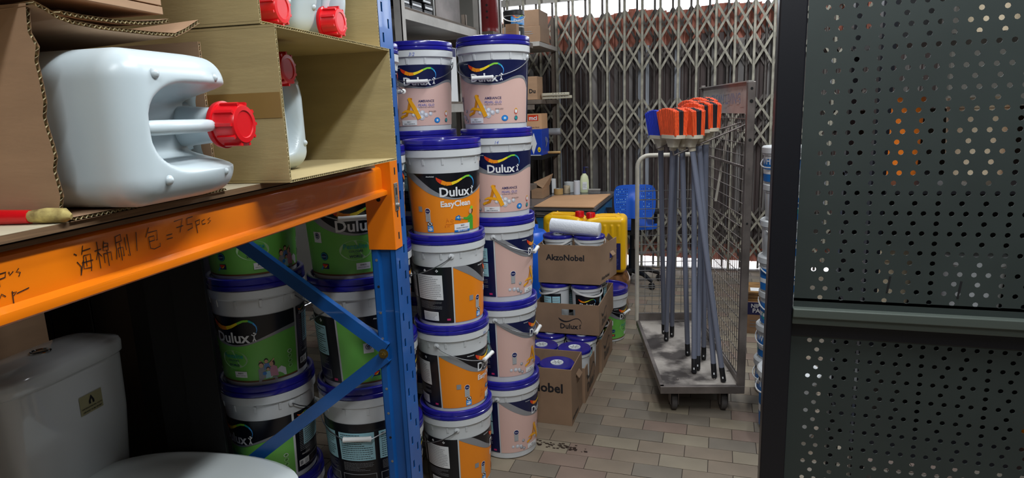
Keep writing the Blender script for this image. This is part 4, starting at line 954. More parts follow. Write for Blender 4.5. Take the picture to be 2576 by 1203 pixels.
# ------------------------------------------------------------------ desk and things on it
t = thing('desk', 'blue steel desk with grey top in front of the scissor gate', 'desk', (-1.32, 5.36, 0), 0)
b = MB(); b.box(-.26, .41, -.49, .5, .71, .74, 'desktop'); build(b, 'desktop', t, bevel=.004)
b = MB(); b.box(-.16, .385, -.46, .47, .08, .71, 'desk'); build(b, 'body', t)
for i in range(2):
    b = MB(); b.box(-.15+.27*i, -.15+.27*i+.255, -.475, -.46, .655, .70, 'troll'); dr = build(b, 'drawer', t, bevel=.003)
    b = MB(); b.box(-.07+.27*i, -.0+.27*i, -.487, -.475, .675, .685, 'steel'); build(b, 'drawer_pull', dr)
for x in (-.15, .35):
    for y in (-.44, .42): b = MB(); b.box(x, x+.03, y, y+.03, 0, .08, 'blackp'); build(b, 'leg', t)
b = MB(); b.box(-.10, .0, -.33, .33, 0, .006, 'sheet'); b.add([(0, -.33, 0), (.38, -.34, .0), (.40, .34, .012), (0, .33, 0), (0, -.33, .006), (.38, -.34, .008), (.40, .34, .020), (0, .33, .006)], [(3, 2, 1, 0), (4, 5, 6, 7), (0, 1, 5, 4), (1, 2, 6, 5), (2, 3, 7, 6)], 'sheet')
o = build(b, 'cardboard_sheet', loc=(-1.30, 5.19, .741)); tag(o, 'flat tan cardboard sheet covering the front of the blue desk', 'cardboard')
def cyl(name, x, y, r_, hh, mat, label, cat, core=None, group=None):
    b = MB(); b.lathe([(r_-.002, 0), (r_, .002), (r_, hh-.002), (r_-.002, hh), (r_*.55, hh), (r_*.55, hh-.01), (.0001, hh-.01)], mat, 28)
    if core: b.lathe([(r_*.55, hh-.009), (r_*.55, hh+.002), (r_*.48, hh+.002), (r_*.48, hh-.009)], core, 20)
    o = build(b, name, loc=(x, y, .741)); return tag(o, label, cat, group)
cyl('tape_roll', -1.475, 5.62, .028, .125, 'blackp', 'tall black roll at the left end of the desk', 'roll', 'tan')
cyl('tape_roll', -1.465, 5.73, .03, .13, 'pwhite', 'tall white roll just behind the black one on the desk', 'roll', 'lgrey')
cyl('tape_roll', -1.385, 5.62, .042, .052, 'tan', 'wide brown packing tape roll in front on the desk', 'tape', 'lgrey')
cyl('tape_roll', -1.325, 5.70, .03, .07, 'beige', 'beige masking tape roll behind the brown tape', 'tape')
cyl('tape_roll', -1.325, 5.78, .045, .095, 'lgrey', 'white wide tape roll in the middle of the group on the desk', 'tape', 'pwhite')
cyl('film_roll', -1.215, 5.62, .028, .125, 'film', 'clear stretch film roll standing left of the lotion bottle', 'film roll', 'grey')
t = thing('lotion_bottle', 'pale yellow pump bottle with blue pump on the desk', 'bottle', (-1.175, 5.76, .741), R(20))
b = MB(); b.loft([sup(0, 0, a, c, z, 2.6, 28) for a, c, z in ((.036, .022, 0), (.041, .026, .006), (.042, .027, .05), (.040, .026, .11), (.032, .023, .15), (.016, .015, .17), (.013, .013, .178))], 'bottle'); build(b, 'body', t)
b = MB(); b.lathe([(.016, .176), (.016, .196), (.006, .198), (.006, .222), (.010, .223), (.010, .234), (.0001, .236)], 'dnavy', 20); b.tube([(0, 0, .229), (.03, 0, .23), (.036, 0, .222)], .004, 'dnavy', 8); build(b, 'pump', t)
pr = Print(lambda u, v, ly: (u, -.028+.0*ly-.0004*ly, v)); pr.rect(-.022, .018, .03, .1, 'pwhite', 1); pr.block(-.02, .016, .04, .09, None, 'grey', 4, 2); build(pr.mb, 'label', t)
t = thing('metal_tin', 'small flat grey metal tin lying on the desk right of the bottle', 'tin', (-1.07, 5.68, .741), 0)
b = MB(); b.box(-.055, .055, -.02, .02, 0, .04, 'steel'); build(b, 'body', t, bevel=.006); b = MB(); b.box(-.056, .056, -.021, .021, .033, .043, 'shelfw'); build(b, 'lid', t, bevel=.003)
t = thing('carton', 'opened brown carton on the left end of the desk with raised flap', 'carton', (-1.475, 5.45, .742), 0)
b = MB(); b.box(-.08, .02, -.12, .12, 0, .09, 'card'); build(b, 'body', t); b = MB(); b.add([(.02, -.12, .09), (.02, .12, .09), (.045, .15, .19), (-.06, -.12, .14), (.023, -.12, .09), (.023, .12, .09), (.048, .15, .19), (-.057, -.12, .14)], [(0, 1, 2, 3), (7, 6, 5, 4), (2, 1, 5, 6), (3, 2, 6, 7), (0, 3, 7, 4)], 'card'); build(b, 'flap', t)

# ------------------------------------------------------------------ blue chair
t = thing('office_chair', 'blue plastic chair with perforated backrest and black base near the gate', 'chair', (-.68, 5.32, 0), R(12))
def backrest():
    b = MB(); nx, nz = 22, 14; vs = []; fs = []
    for s_ in (0, 1):
        for j in range(nz+1):
            for i in range(nx+1):
                a = -1+2*i/nx; c = -1+2*j/nz
                ex_ = .165*a*(1-.10*max(0, -c)**2); # rounded outline
                rr_ = 1-.05*(abs(a)**6)*(abs(c)**6)*2
                x = ex_*rr_; z = .745+.135*c*(1-.12*abs(a)**5); y = -.14+.03*a*a*-1+.012*c - (.022*math.exp(-((a)/.22)**2)*(1 if c < .1 else math.exp(-((c-.1)/.25)**2)) if s_ == 0 else 0) + (.006 if s_ else 0)
                vs.append((x, y, z))
    n1 = (nx+1)*(nz+1)
    for j in range(nz):
        for i in range(nx):
            a = j*(nx+1)+i; fs.append((a, a+1, a+nx+2, a+nx+1)); fs.append((n1+a, n1+a+nx+1, n1+a+nx+2, n1+a+1))
    edge = [i for i in range(nx+1)]+[j*(nx+1)+nx for j in range(1, nz+1)]+[nz*(nx+1)+i for i in range(nx-1, -1, -1)]+[j*(nx+1) for j in range(nz-1, 0, -1)]
    for p, q_ in zip(edge, edge[1:]+edge[:1]): fs.append((q_, p, n1+p, n1+q_))
    return b.add(vs, fs, 'chairb', True)
br = build(backrest(), 'backrest', t)
b = MB()
for sx in (-1, 1):
    for i in range(7):
        for j in range(11):
            a = sx*(.35+.085*i); c = -.75+1.5*j/10
            y = -.14-.03*a*a+.012*c-.0015; b.box(.165*a-.0022, .165*a+.0022, y, y+.001, .745+.135*c-.003, .745+.135*c+.003, 'cyan' if rnd.random() < .35 else 'dnavy')
build(b, 'perforations', br, 'stuff')
b = MB(); b.loft([sup(.0, .09, .2, .2, z, 4, 32) for z in (.505, .512, .525, .53)], 'chairb'); build(b, 'seat', t)
b = MB(); b.bar((0, -.13, .64), (0, -.1, .47), .05, .012, 'blackp', up=(0, 1, 0)); b.bar((0, -.1, .475), (0, .1, .475), .12, .03, 'blackp'); build(b, 'back_support', t)
b = MB(); b.lathe([(.03, .1), (.03, .3), (.02, .3), (.02, .47), (.0001, .47)], 'blackp', 20, Matrix.Translation((0, .09, 0))); build(b, 'column', t)
for i in range(5):
    a = 2*PI*i/5+.3; c, s_ = math.cos(a), math.sin(a)
    b = MB(); b.tube([(0, .09, .12), (c*.15, .09+s_*.15, .11), (c*.25, .09+s_*.25, .07)], [.026, .02, .014], 'blackp', 8); lg = build(b, 'leg', t)
    b = MB(); b.lathe([(.0001, -.012), (.028, -.012), (.028, .012), (.0001, .012)], 'blackp', 16, Matrix.Translation((c*.25, .09+s_*.25, .03)) @ Matrix.Rotation(a, 4, 'Z') @ Matrix.Rotation(PI/2, 4, 'X')); build(b, 'caster', lg)
for s_ in (-1, 1):
    b = MB(); b.tube([(s_*.12, .05, .48), (s_*.185, .05, .49), (s_*.19, .05, .55), (s_*.19, .05, .63)], .014, 'blackp', 8); b.bar((s_*.19, -.08, .64), (s_*.19, .2, .64), .05, .02, 'blackp'); build(b, 'armrest', t)

# ------------------------------------------------------------------ cage trolley
TA = R(13.5); tx, ty = -.177, 3.54
tr = thing('cage_trolley', 'tall wheeled cage trolley of worn steel with wire mesh sides in the aisle', 'trolley', (tx, ty, 0), TA)
hw, hl = .19, .51; dz = .15
b = MB(); b.box(-hw, hw, -hl, hl, dz-.004, dz, 'deck')
build(b, 'deck', tr)
b = MB()
for y in (-hl, hl-.02): b.box(-hw-.008, hw+.012, y-.004, y+.02, dz-.034, dz+.004, 'troll')
for x in (-hw-.008, hw-.012): b.box(x, x+.02, -hl, hl, dz-.034, dz+.004, 'troll')
for i in range(4): b.lathe([(.006, 0), (.006, .004), (.0001, .006)], 'troll', 10, Matrix.Translation((-.1+.09*i, -.42+.1*(i % 2), dz)))
build(b, 'deck_frame', tr, bevel=.002)
for sx in (-.12, .12):
    for sy in (-.43, .42):
        b = MB(); b.box(sx-.03, sx+.03, sy-.035, sy+.035, .108, .116, 'troll')
        for s_ in (-1, 1): b.box(sx+s_*.019-.0015, sx+s_*.019+.0015, sy-.03, sy+.03, .035, .108, 'troll')
        cs = build(b, 'caster', tr)
        b = MB(); b.lathe([(.0001, -.015), (.02, -.015), (.044, -.013), (.047, -.008), (.047, .008), (.044, .013), (.02, .015), (.0001, .015)], 'rubber', 28, Matrix.Translation((sx, sy, .047)) @ Matrix.Rotation(PI/2, 4, 'Y')); build(b, 'wheel', cs)
# right side panel with posts
def post(x0, x1, y0, y1, z1, mat='troll', z0=dz-.02):
    b = MB(); b.box(x0, x1, y0, y1, z0, z1, mat); return build(b, 'post', tr, bevel=.003)
p1 = post(hw-.02, hw+.014, -hl, -hl+.03, 1.585); p2 = post(hw-.012, hw+.01, hl-.03, hl, 1.60); p3 = post(hw-.006, hw+.004, .28, .32, 1.45)
b = MB()
for z, r_ in ((1.555, .006), (1.50, .008), (1.33, .007), (.95, .005)): b.lathe([(r_, 0), (r_, .0008)], 'dark', 12, Matrix.Translation((hw-.004, -hl-.0005, z)) @ Matrix.Rotation(PI/2, 4, 'X'))
build(b, 'bolt_hole', p1)
b = MB(); b.box(hw-.004, hw, -hl+.03, hl-.03, 1.445, 1.585, 'shelfw'); b.box(hw-.02, hw+.004, -hl, hl, 1.585, 1.590, 'shelfw'); sg = build(b, 'sign_plate', tr, label='grey painted plate with faded blue lettering along the trolley top')
pr = Print(lambda u, v, ly: (hw-.004-.0006*ly, -u, v)); P['faded'] = M('faded_blue_print', (122, 134, 160), .6); pr.text('CLEAN LIVING', .03, 1.49, .60, 'faded', 1, bold=.01, height=.052)
for i in range(26): 
    u = rnd.uniform(-.3, .36); v = rnd.uniform(1.47, 1.56); pr.rect(u, u+rnd.uniform(.01, .06), v, v+rnd.uniform(.002, .014), 'shelfw', 2)
build(pr.mb, 'faded_lettering', sg)
b = MB(); z = .19; wr = .0018
while z < 1.44:
    b.bar((hw-.004, -hl+.03, z), (hw-.004, hl-.02, z), wr*1.6, wr*1.6, 'troll'); z += .056
y = -hl+.05
while y < hl-.02:
    b.bar((hw-.001, y, dz), (hw-.001, y, 1.445), wr*1.5, wr*1.5, 'troll'); y += .037
build(b, 'wire_mesh', tr, 'stuff')
b = MB(); b.bar((hw-.006, -hl+.02, dz+.02), (hw-.006, hl, dz+.02), .014, .03, 'troll'); build(b, 'side_rail', tr); b = MB(); b.bar((hw-.004, -hl, 1.2), (hw-.004, hl, 1.2), .006, .012, 'troll'); build(b, 'side_rail', tr)
# rear end panel
b = MB(); zr = 1.2; pts = [(-hw-.005, hl-.012, dz)]+[(-hw-.005, hl-.012, zr-.09)]+[(-hw-.005+.07-.07*math.cos(a), hl-.012, zr-.07+.07*math.sin(a)) for a in [PI/2*i/6 for i in range(7)]]+[(hw-.01, hl-.012, zr)]
b.tube(pts, .013, 'ivory', 12); build(b, 'end_frame', tr, label='pale rounded tube frame at the back end')
b = MB(); z = .2
zs = []
while z < 1.02: zs.append(z); z += .056
for z in zs+[.93, .38, .6]: b.bar((-hw, hl-.012, z), (hw, hl-.012, z), .004, .004, 'steel')
for i in range(1, 9): b.bar((-hw+i*.045, hl-.010, dz), (-hw+i*.045, hl-.010, 1.02), .003, .003, 'steel')
build(b, 'wire_mesh', tr, 'stuff')
b = MB(); b.box(-hw, hw, hl-.02, hl-.005, dz-.02, dz+.05, 'troll'); build(b, 'end_plate', tr)
# prong hooks carrying the brooms (trolley local)
def loc_t(x, y, z):
    d = Vector((x-tx, y-ty, 0)); c, s_ = math.cos(TA), math.sin(TA); return Vector((d.x*c+d.y*s_, -d.x*s_+d.y*c, z))
rodA0, rodA1 = loc_t(.118, 3.2, 1.40), loc_t(-.208, 3.1, 1.265)
rodB0, rodB1 = loc_t(.088, 3.33, 1.40), loc_t(-.300, 3.235, 1.29)
for a0, a1 in ((rodA0, rodA1), (rodB0, rodB1)):
    b = MB(); b.tube([a0, a0.lerp(a1, .97), a1, a1+Vector((-.006, 0, .022))], .0045, 'troll', 10); b.tube([a0+Vector((0, 0, .0)), a0+Vector((0, .0, -.05))], .005, 'troll', 8); build(b, 'hook_rod', tr)
b = MB(); b.tube([loc_t(.04, 3.62, 1.40), loc_t(-.02, 3.60, .98)], .007, 'ivory', 8); build(b, 'hanging_bar', tr)

# ------------------------------------------------------------------ brooms
def broom_head(mat):
    b = MB(); A_ = 'bristle_k'
    for y0, y1, mt_ in ((-.028, -.010, mat), (-.010, .010, A_), (.010, .028, mat)):
        for r_i in range(4):
            yb = y0+(y1-y0)*(r_i+.5)/4
            for i in range(30):
                a = -1+2*(i+.5)/30
                p = Vector((.079*a, yb, -.002)); q_ = Vector((.096*a+.018+rnd.gauss(0, .0012), yb*1.2+rnd.gauss(0, .0008), .122-.016*a*a+rnd.uniform(-.003, .002)))
                vs = [p+Vector((-.003, -.0026, 0)), p+Vector((.003, -.0026, 0)), p+Vector((.003, .0026, 0)), p+Vector((-.003, .0026, 0)), q_+Vector((-.0032, -.0024, 0)), q_+Vector((.0032, -.0024, 0)), q_+Vector((.0032, .0024, 0)), q_+Vector((-.0032, .0024, 0)), q_+Vector((0, 0, .003))]
                b.add(vs, [(0, 1, 5, 4), (1, 2, 6, 5), (2, 3, 7, 6), (3, 0, 4, 7), (4, 5, 8), (5, 6, 8), (6, 7, 8), (7, 4, 8)], mt_)
    return b
def broom(top, bot, colour, label, first):
    tp = Vector(top); bt = Vector(bot); L = (tp-bt).length
    t = thing('broom', label, 'broom', tuple(bt), 0, 'brooms hanging on the cage trolley')
    d = (tp-bt).normalized()
    t.rotation_euler = Vector((0, 0, 1)).rotation_difference(d).to_euler()
    b = MB(); b.tube([(0, 0, .06), (0, 0, L+.02)], .0132, 'pole', 14); build(b, 'pole', t)
    b = MB(); b.tube([(0, 0, .0), (0, 0, .003), (0, 0, .075), (0, 0, .078)], [.011, .0135, .0135, .012], 'blackp', 14); ec = build(b, 'end_cap', t)
    b = MB(); b.box(-.003, .003, -.0145, -.013, .02, .03, 'pwhite'); build(b, 'hang_hole', ec)
    hd = MB(); T = Matrix.Translation((0, 0, L+.045)) @ Vector((0, 0, 1)).rotation_difference(d).inverted().to_matrix().to_4x4() @ Matrix.Rotation(R(120), 4, 'Z')
    src = broom_head(colour)
    hd.v = [tuple(T @ Vector(p)) for p in src.v]; hd.f = src.f; hd.m = src.m; hd.sm = src.sm; hd.mats = src.mats
    build(hd, 'bristles', t, 'stuff')
    b = MB(); b.loft([[tuple(T @ Vector(p)) for p in sup(0, 0, a, c, z, 5, 28)] for a, c, z in ((.03, .016, -.055), (.036, .018, -.04), (.05, .022, -.018), (.082, .030, -.014), (.084, .031, .002))], 'cream', True)
    b.tube([(0, 0, L-.03), (0, 0, L+.01)], .0165, 'cream', 14); build(b, 'head_socket', t)
    return t
SL = lambda px, y, z: None
from math import tan
def unp(px, py, Y):   # place points from measured bearings at a known depth
    d = cf+cr*((px-1288)/1617.7)-cu*((py-601.5)/1617.7); s_ = Y/d.y; p = Vector((0, 0, H))+d*s_; return p
def unz(px, py, z):
    d = cf+cr*((px-1288)/1617.7)-cu*((py-601.5)/1617.7); s_ = (z-H)/d.z; return Vector((0, 0, H))+d*s_
BR = [((1662, 362, 3.30), (1670, 838), 'bristle_b', 'blue bristle broom at the far left of the row'),
      ((1700, 358, 3.42), (1690, 846), 'bristle_b', 'blue bristle broom behind the first orange one, only its top showing'),
      ((1693, 362, 3.14), (1676, 856), 'bristle_o', 'orange bristle broom at the left front, its broad face showing'),
      ((1716, 362, 3.17), (1730, 893), 'bristle_o', 'second orange bristle broom from the left'),
      ((1740, 364, 3.12), (1820, 960), 'bristle_o', 'third orange bristle broom, its pole leaning furthest right'),
      ((1758, 350, 3.20), (1797, 950), 'bristle_o', 'fourth orange bristle broom, second from the right'),
      ((1776, 346, 3.22), (1770, 903), 'bristle_o', 'rightmost orange bristle broom nearest the lettered plate'),
      ((1746, 340, 3.32), (1746, 938), 'bristle_o', 'orange bristle broom in the rear row, left of the rightmost one'),
      ((1768, 333, 3.36), (1755, 930), 'bristle_o', 'orange bristle broom in the rear row behind the rightmost one')]
for i, (tp, bt, c, lb) in enumerate(BR):
    P0 = unp(*tp); P1 = unz(bt[0], bt[1], dz+.004); broom(P0, P1, c, lb, i == 0)

# ------------------------------------------------------------------ white tubs at the right, wrapped carton
def wtub(hh, r_, label):
    t = thing('white_tub', label, 'tub', (0, 0, 0), 0, 'white tubs stacked behind the black rack post')
    b = MB(); b.lathe([(r_*.85, 0), (r_*.88, .004), (r_*.96, hh-.045), (r_, hh-.042), (r_, hh-.03)], 'white', 32); build(b, 'body', t)
    b = MB(); b.lathe([(r_*.98, hh-.034), (r_*1.05, hh-.032), (r_*1.05, hh-.006), (r_*1.0, hh), (r_*.9, hh), (r_*.88, hh-.004), (.0001, hh-.004)], 'white', 32); build(b, 'lid', t)
    fn = lambda u, v, ly: ((r_*.90+r_*.07*v/hh+.002+.0005*ly)*math.sin(u/r_), -(r_*.90+r_*.07*v/hh+.002+.0005*ly)*math.cos(u/r_), v)
    pr = Print(fn, du=.01); pr.rect(-r_*1.5, r_*1.5, .02, hh-.06, 'bblue', 1); pr.rect(-r_*1.5, r_*1.5, hh*.3, hh*.42, 'pwhite', 2); pr.text('WHITE', -.0, hh-.085, r_*1.4, 'pwhite', 3, bold=.02); pr.disc(-r_*.8, hh*.32, .02, .02, 'teal', 3); build(pr.mb, 'label', t)
    b = MB(); b.tube([((r_*1.04)*math.sin(PI/2*i/8), -(r_*1.08)*math.cos(PI/2*i/8), hh-.05-.05*math.cos(PI/2*i/8)) for i in range(-8, 9)], .0035, 'grip', 6); build(b, 'handle', t)
    return t
wt = wtub(.19, .105, 'topmost white tub of the stack behind the black rack post'); zt0 = .0
names = ['lowest white tub of the stack behind the black rack post', 'second white tub from the floor behind the black rack post', 'third white tub from the floor behind the black rack post', 'fourth white tub from the floor behind the black rack post', 'fifth white tub from the floor behind the black rack post', 'sixth white tub from the floor behind the black rack post']
for i in range(7):
    p = (.308+.006*((i*7) % 3-1), 3.42+.008*((i*5) % 3-1), .182*i+.0)
    if i == 6: wt.location = p; wt.rotation_euler = (0, 0, R(-50))
    else: dup(wt, p, R(-60+25*i), names[i])
wb = wtub(.3, .13, 'large white tub on the floor in front of the tub stack, handle hanging down'); wb['group'] = 'large white tub'; wb.location = (.322, 3.0, 0); wb.rotation_euler = (0, 0, R(-75))
t = thing('paint_carton', 'low carton with navy band and plastic wrapped boards on top, beyond the trolley', 'carton', (.36, 4.45, 0), 0)
b = MB(); b.box(-.18, .18, -.14, .14, 0, .215, 'card'); build(b, 'body', t)
pr = Print(lambda u, v, ly: (u, -.14-.0005*ly, v)); pr.rect(-.18, .18, .13, .215, 'dnavy', 1); pr.text('NIPPON', -.08, .178, .13, 'pwhite', 2, bold=.03); pr.text('PAINT', -.08, .145, .11, 'pwhite', 2, bold=.03); pr.block(-.16, .02, .03, .11, None, 'grey', 3, 2); build(pr.mb, 'print', t)
t = thing('wrapped_boards', 'brown boards wrapped in shiny clear plastic on the low carton', 'boards', (.36, 4.45, .2155), 0)
for i in range(3): b = MB(); b.box(-.17, .17, -.13, .13, .022*i, .022*i+.02, 'wrap'); build(b, 'board', t, bevel=.003)
b = MB(); b.box(-.15, -.09, -.1, -.02, .0642, .0648, 'pwhite'); build(b, 'paper_tag', t)

# ------------------------------------------------------------------ shelves at upper left
t = thing('shelf_unit', 'pale grey steel shelf unit behind the pail stacks with board shelves', 'shelf', (0, 0, 0), 0)
for z in (1.935, 1.50, .9, .3):
    b = MB(); b.box(-2.0, -1.42, 2.82, 3.80, z, z+.045, 'shelfw'); b.box(-2.0, -1.425, 2.83, 3.79, z+.045, z+.058, 'shelfd'); build(b, 'shelf', t)
for x, y in ((-1.44, 2.78), (-1.44, 3.80), (-2.02, 2.78), (-2.02, 3.80)):
    b = MB(); b.box(x, x+.038, y, y+.004, 0, 2.75, 'shelfw'); b.box(x+.034, x+.038, y, y+.038, 0, 2.75, 'shelfw'); build(b, 'post', t)
g = 'black cases with white edges on the pale shelf'
for i, (y, z, hy) in enumerate(((2.93, 0, .10), (2.92, .026, .1), (3.07, 0, .09), (3.07, .026, .08), (3.2, 0, .07), (3.21, .03, .07), (2.95, .052, .1), (3.19, .06, .07))):
    t = thing('document_case', ['low black case at the near end of the pale shelf', 'black case second from the bottom at the near end of the pale shelf', 'low black case second along the pale shelf', 'upper black case second along the pale shelf', 'lowest black case of the right pile on the pale shelf', 'middle black case of the right pile on the pale shelf', 'topmost black case at the near end of the pale shelf', 'topmost black case of the right pile on the pale shelf'][i], 'case', (-1.58, y, 1.9935+z), 0, g)
    b = MB(); b.box(-.12, .12, -hy*.68, hy*.68, 0, .024, 'blackp'); build(b, 'body', t); b = MB(); b.box(.1202, .1212, -hy*.62, hy*.62, .004, .012, 'pwhite'); build(b, 'white_edge', t)
t = thing('grey_cabinet', 'small grey metal cabinet at the far end of the pale shelf', 'cabinet', (-1.62, 3.48, 1.994), 0)
b = MB(); b.box(-.15, .15, -.18, .18, 0, .4, 'steel'); build(b, 'body', t, bevel=.004); b = MB(); b.box(.15, .156, -.17, .17, .01, .39, 'troll'); build(b, 'door', t, bevel=.002)
t = thing('carton', 'white carton with navy stripe on the middle shelf between the top pails', 'carton', (-1.62, 3.25, 1.5585), 0)
b = MB(); b.box(-.16, .16, -.1, .3, 0, .30, 'pwhite'); build(b, 'body', t, bevel=.003)
pr = Print(lambda u, v, ly: (.16+.0005*ly, u, v)); pr.rect(-.09, .29, .25, .297, 'dnavy', 1); pr.rect(-.03, .01, .02, .25, 'dnavy', 2); pr.rect(-.015, .0, .02, .03, 'red', 3); pr.text('CAN', .15, .12, .1, 'dnavy', 3, bold=.03); build(pr.mb, 'print', t)
t = thing('shelf_unit', 'weathered shelf unit behind the tallest pails carrying the red cylinder and paint can', 'shelf', (0, 0, 0), 0)
for z in (1.95, 1.5, .9):
    b = MB(); b.box(-2.0, -1.36, 3.92, 4.82, z, z+.035, 'shelfd'); build(b, 'shelf', t)
for x, y in ((-1.497, 4.36), (-2.0, 3.90), (-2.0, 4.80)):
    b = MB(); b.box(x, x+.04, y, y+.005, 0, 2.75, 'shelfw'); b.box(x+.035, x+.04, y, y+.04, 0, 2.75, 'shelfw'); build(b, 'post', t)
t = thing('maroon_cylinder', 'dark red enamel cylinder with a column of small star holes on the upper shelf', 'cylinder', (-1.462, 4.12, 1.9855), 0)
b = MB(); b.lathe([(.066, 0), (.068, .01), (.066, .03), (.066, .045), (.068, .05), (.068, .6), (.0001, .6)], 'maroon', 32); build(b, 'body', t)
pr = Print(lambda u, v, ly: ((.0685+.0004*ly)*math.sin(u/.068), -(.0685+.0004*ly)*math.cos(u/.068), v))
for v in (.10, .137, .175): pr.poly([(.02+(.011 if i % 2 == 0 else .005)*math.sin(PI*i/5), v+(.011 if i % 2 == 0 else .005)*math.cos(PI*i/5)) for i in range(10)], 'dark', 1)
build(pr.mb, 'star_hole', t)
t = thing('paint_can', 'paint can with black top and pale blue label on the upper shelf', 'can', (-1.44, 4.62, 1.9855), R(20)); t.scale = (.82, .82, .92)
b = MB(); b.lathe([(.085, 0), (.088, .004), (.088, .2), (.0001, .2)], 'white', 32); build(b, 'body', t)
b = MB(); b.lathe([(.089, .19), (.093, .195), (.093, .225), (.085, .232), (.0001, .23)], 'blackp', 32); build(b, 'lid', t)
pr = Print(lambda u, v, ly: ((.0885+.0005*ly)*math.sin(u/.088), -(.0885+.0005*ly)*math.cos(u/.088), v)); pr.rect(-.13, .13, .11, .185, 'black', 1); pr.rect(-.03, .12, .12, .18, 'lbl', 2); dulux(pr, .04, .135, .09); pr.rect(-.05, .12, .02, .1, 'ink', 2); pr.rect(.0, .05, .03, .07, 'pwhite', 3); build(pr.mb, 'label', t)
b = MB(); b.tube([(.096*math.sin(PI/2*i/8), -.1*math.cos(PI/2*i/8), .19-.05*math.cos(PI/2*i/8)) for i in range(-8, 9)], .004, 'grip', 6); build(b, 'handle', t)
b = MB(); b.box(-.04, .04, -.03, .03, 0, .10, 'card'); b.box(-.039, .039, -.0305, -.03, .055, .057, 'cardedge'); tag(build(b, 'small_carton', loc=(-1.405, 4.46, 1.9855), bevel=.002), 'small tan carton in front of the black topped paint can', 'carton')
# far shelf unit next to the gate
t = thing('shelf_unit', 'dark weathered shelf unit in the corner beside the scissor gate', 'shelf', (0, 0, 0), 0)
for z, k in ((2.01, 'shelfw'), (1.545, 'shelfd'), (1.08, 'blackp')):
    b = MB(); b.box(-2.1, -1.435, 5.28, 5.9, z, z+.035, k); build(b, 'shelf', t)
for x, y in ((-1.49, 5.88), (-2.1, 5.88), (-2.1, 5.26)):
    b = MB(); b.box(x, x+.035, y, y+.004, 0, 2.3, 'shelfd'); b.box(x+.031, x+.035, y, y+.035, 0, 2.3, 'shelfd'); build(b, 'post', t)
def cbox(x0, x1, y0, y1, z, hh, mat, label, extra=None):
    t = thing('carton', label, 'carton', ((x0+x1)/2, (y0+y1)/2, z), 0, 'cartons on the corner shelf'); hx, hy = (x1-x0)/2, (y1-y0)/2
    b = MB(); b.box(-hx, hx, -hy, hy, 0, hh, mat); build(b, 'body', t, bevel=.003)
    if extra:
        pr = Print(lambda u, v, ly: (u, -hy-.0008*ly, v)); extra(pr, hx, hh); build(pr.mb, 'print', t)
cbox(-1.78, -1.43, 5.30, 5.6, 2.0455, .125, 'card2', 'lower brown carton on top of the corner shelf', lambda pr, hx, hh: (pr.block(.0, .12, .05, .10, None, 'grey', 2, 1)))
cbox(-1.75, -1.44, 5.31, 5.6, 2.171, .13, 'card2', 'upper brown carton on top of the corner shelf, under the light gap')
cbox(-1.67, -1.475, 5.32, 5.5, 1.581, .19, 'card', 'brown carton with printed oval globe mark on the corner shelf', lambda pr, hx, hh: (pr.text('Du', .055, .055, .055, 'ink', 1, bold=.03), pr.disc(-.03, .09, .03, .05, 'ink', 1, 18, .8), pr.line([(-.03, .14), (-.03, .04)], .004, 'ink'), pr.line([(-.06, .09), (0, .09)], .004, 'ink'), pr.line([(-.055, .11), (-.005, .11)], .003, 'ink'), pr.line([(-.055, .07), (-.005, .07)], .003, 'ink')))
cbox(-1.64, -1.445, 5.32, 5.52, 1.3355, .13, 'sheet', 'tan carton with red lettering on top of the blue carton', lambda pr, hx, hh: (pr.rect(-.02, .07, .07, .12, 'red', 1), pr.text('mci', .025, .078, .07, 'pwhite', 2, bold=.03), pr.text('Super Bond', .04, .012, .07, 'ink', 1)))
cbox(-1.66, -1.44, 5.30, 5.54, 1.1155, .22, 'boxblue', 'blue carton with white diamond on the lower corner shelf', lambda pr, hx, hh: (pr.poly([(.035, .01), (.065, .1), (.04, .19), (.005, .1)], 'pwhite', 1), pr.disc(.085, .05, .014, .022, 'yel', 2), pr.text('W', .085, .04, .016, 'ink', 3, bold=.03), pr.disc(-.0, .17, .02, .02, 'pwhite', 2, 18, .8), pr.rect(-.1, .1, .0, .006, 'pwhite', 1)))
b = MB(); b.tube([(-.16, 0, 0), (.16, 0, 0)], .032, 'grey', 24); tag(build(b, 'grey_pipe', loc=(-1.52, 5.62, 1.30), rot=(0, 0, R(10))), 'short grey plastic pipe behind the blue carton', 'pipe')
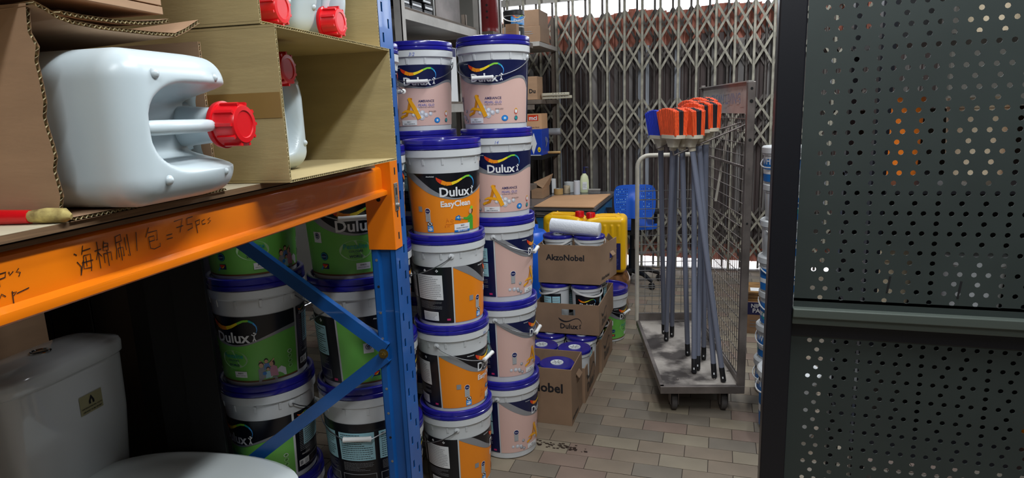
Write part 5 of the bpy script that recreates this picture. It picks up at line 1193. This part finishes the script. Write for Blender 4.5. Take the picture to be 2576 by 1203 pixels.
t = thing('drawer_rails', 'cream metal drawer rails sticking out past the corner shelf', 'rails', (-1.36, 5.42, 1.584), R(-4))
for i in range(2):
    b = MB(); b.box(-.1, .14+.02*i, -.02+.01*i, .0+.01*i, .026*(1-i), .026*(1-i)+.022, 'cream2'); b.box(-.1, .14+.02*i, -.021+.01*i, -.019+.01*i, .026*(1-i)+.008, .026*(1-i)+.012, 'shelfw'); rl = build(b, 'rail', t, bevel=.002)
    b = MB()
    for j in range(5): b.box(.0+.025*j, .004+.025*j, -.0225+.01*i, -.021+.01*i, .026*(1-i)+.013, .026*(1-i)+.018, 'dark')
    build(b, 'rail_holes', rl, 'stuff')
b = MB(); b.tube([(-.12, 0, 0), (.13, 0, 0)], .011, 'tan', 10); tag(build(b, 'wooden_dowel', loc=(-1.46, 5.5, 1.127), rot=(0, 0, 0)), 'short wooden rod poking out of the lower corner shelf', 'rod')
t = thing('wire_coil', 'loose coil of grey wire hanging off the corner shelf', 'wire', (-1.47, 5.42, 1.22), 0)
b = MB(); b.tube([(.05*math.cos(a*.5)*(1-.01*a), .01*math.sin(a*.9), .06*math.sin(a*.5)) for a in range(0, 38)], .002, 'grey', 5); build(b, 'strand', t)
# dirt on the floor near the nearest carton
b = MB()
for i in range(60):
    a = rnd.random(); x, y = -.80+.26*a+rnd.gauss(0, .012), 2.60-.02*a+rnd.gauss(0, .012); s_ = rnd.uniform(.002, .006)
    b.box(x-s_, x+s_*1.5, y-s_*.6, y+s_*.6, .0003, .0012+rnd.random()*.0015, 'bark')
tag(build(b, 'floor_dirt'), 'dark crumbs of dirt on the tiles in front of the nearest carton', 'dirt', kind='stuff')
# unseen battens for the ceiling tubes and one fill light added behind the camera
for x, y in ((-.30, 1.95), (.45, .95), (.55, 4.1), (.15, -.85), (-1.7, 4.6)):
    t = thing('ceiling_light', 'white batten on the ceiling, for the tubes and one added fill light', 'light', (x, y, 3.1), 0, 'ceiling tube lights')
    b = MB(); b.box(-.05, .05, -.62, .62, -.06, 0, 'pwhite'); build(b, 'batten', t)
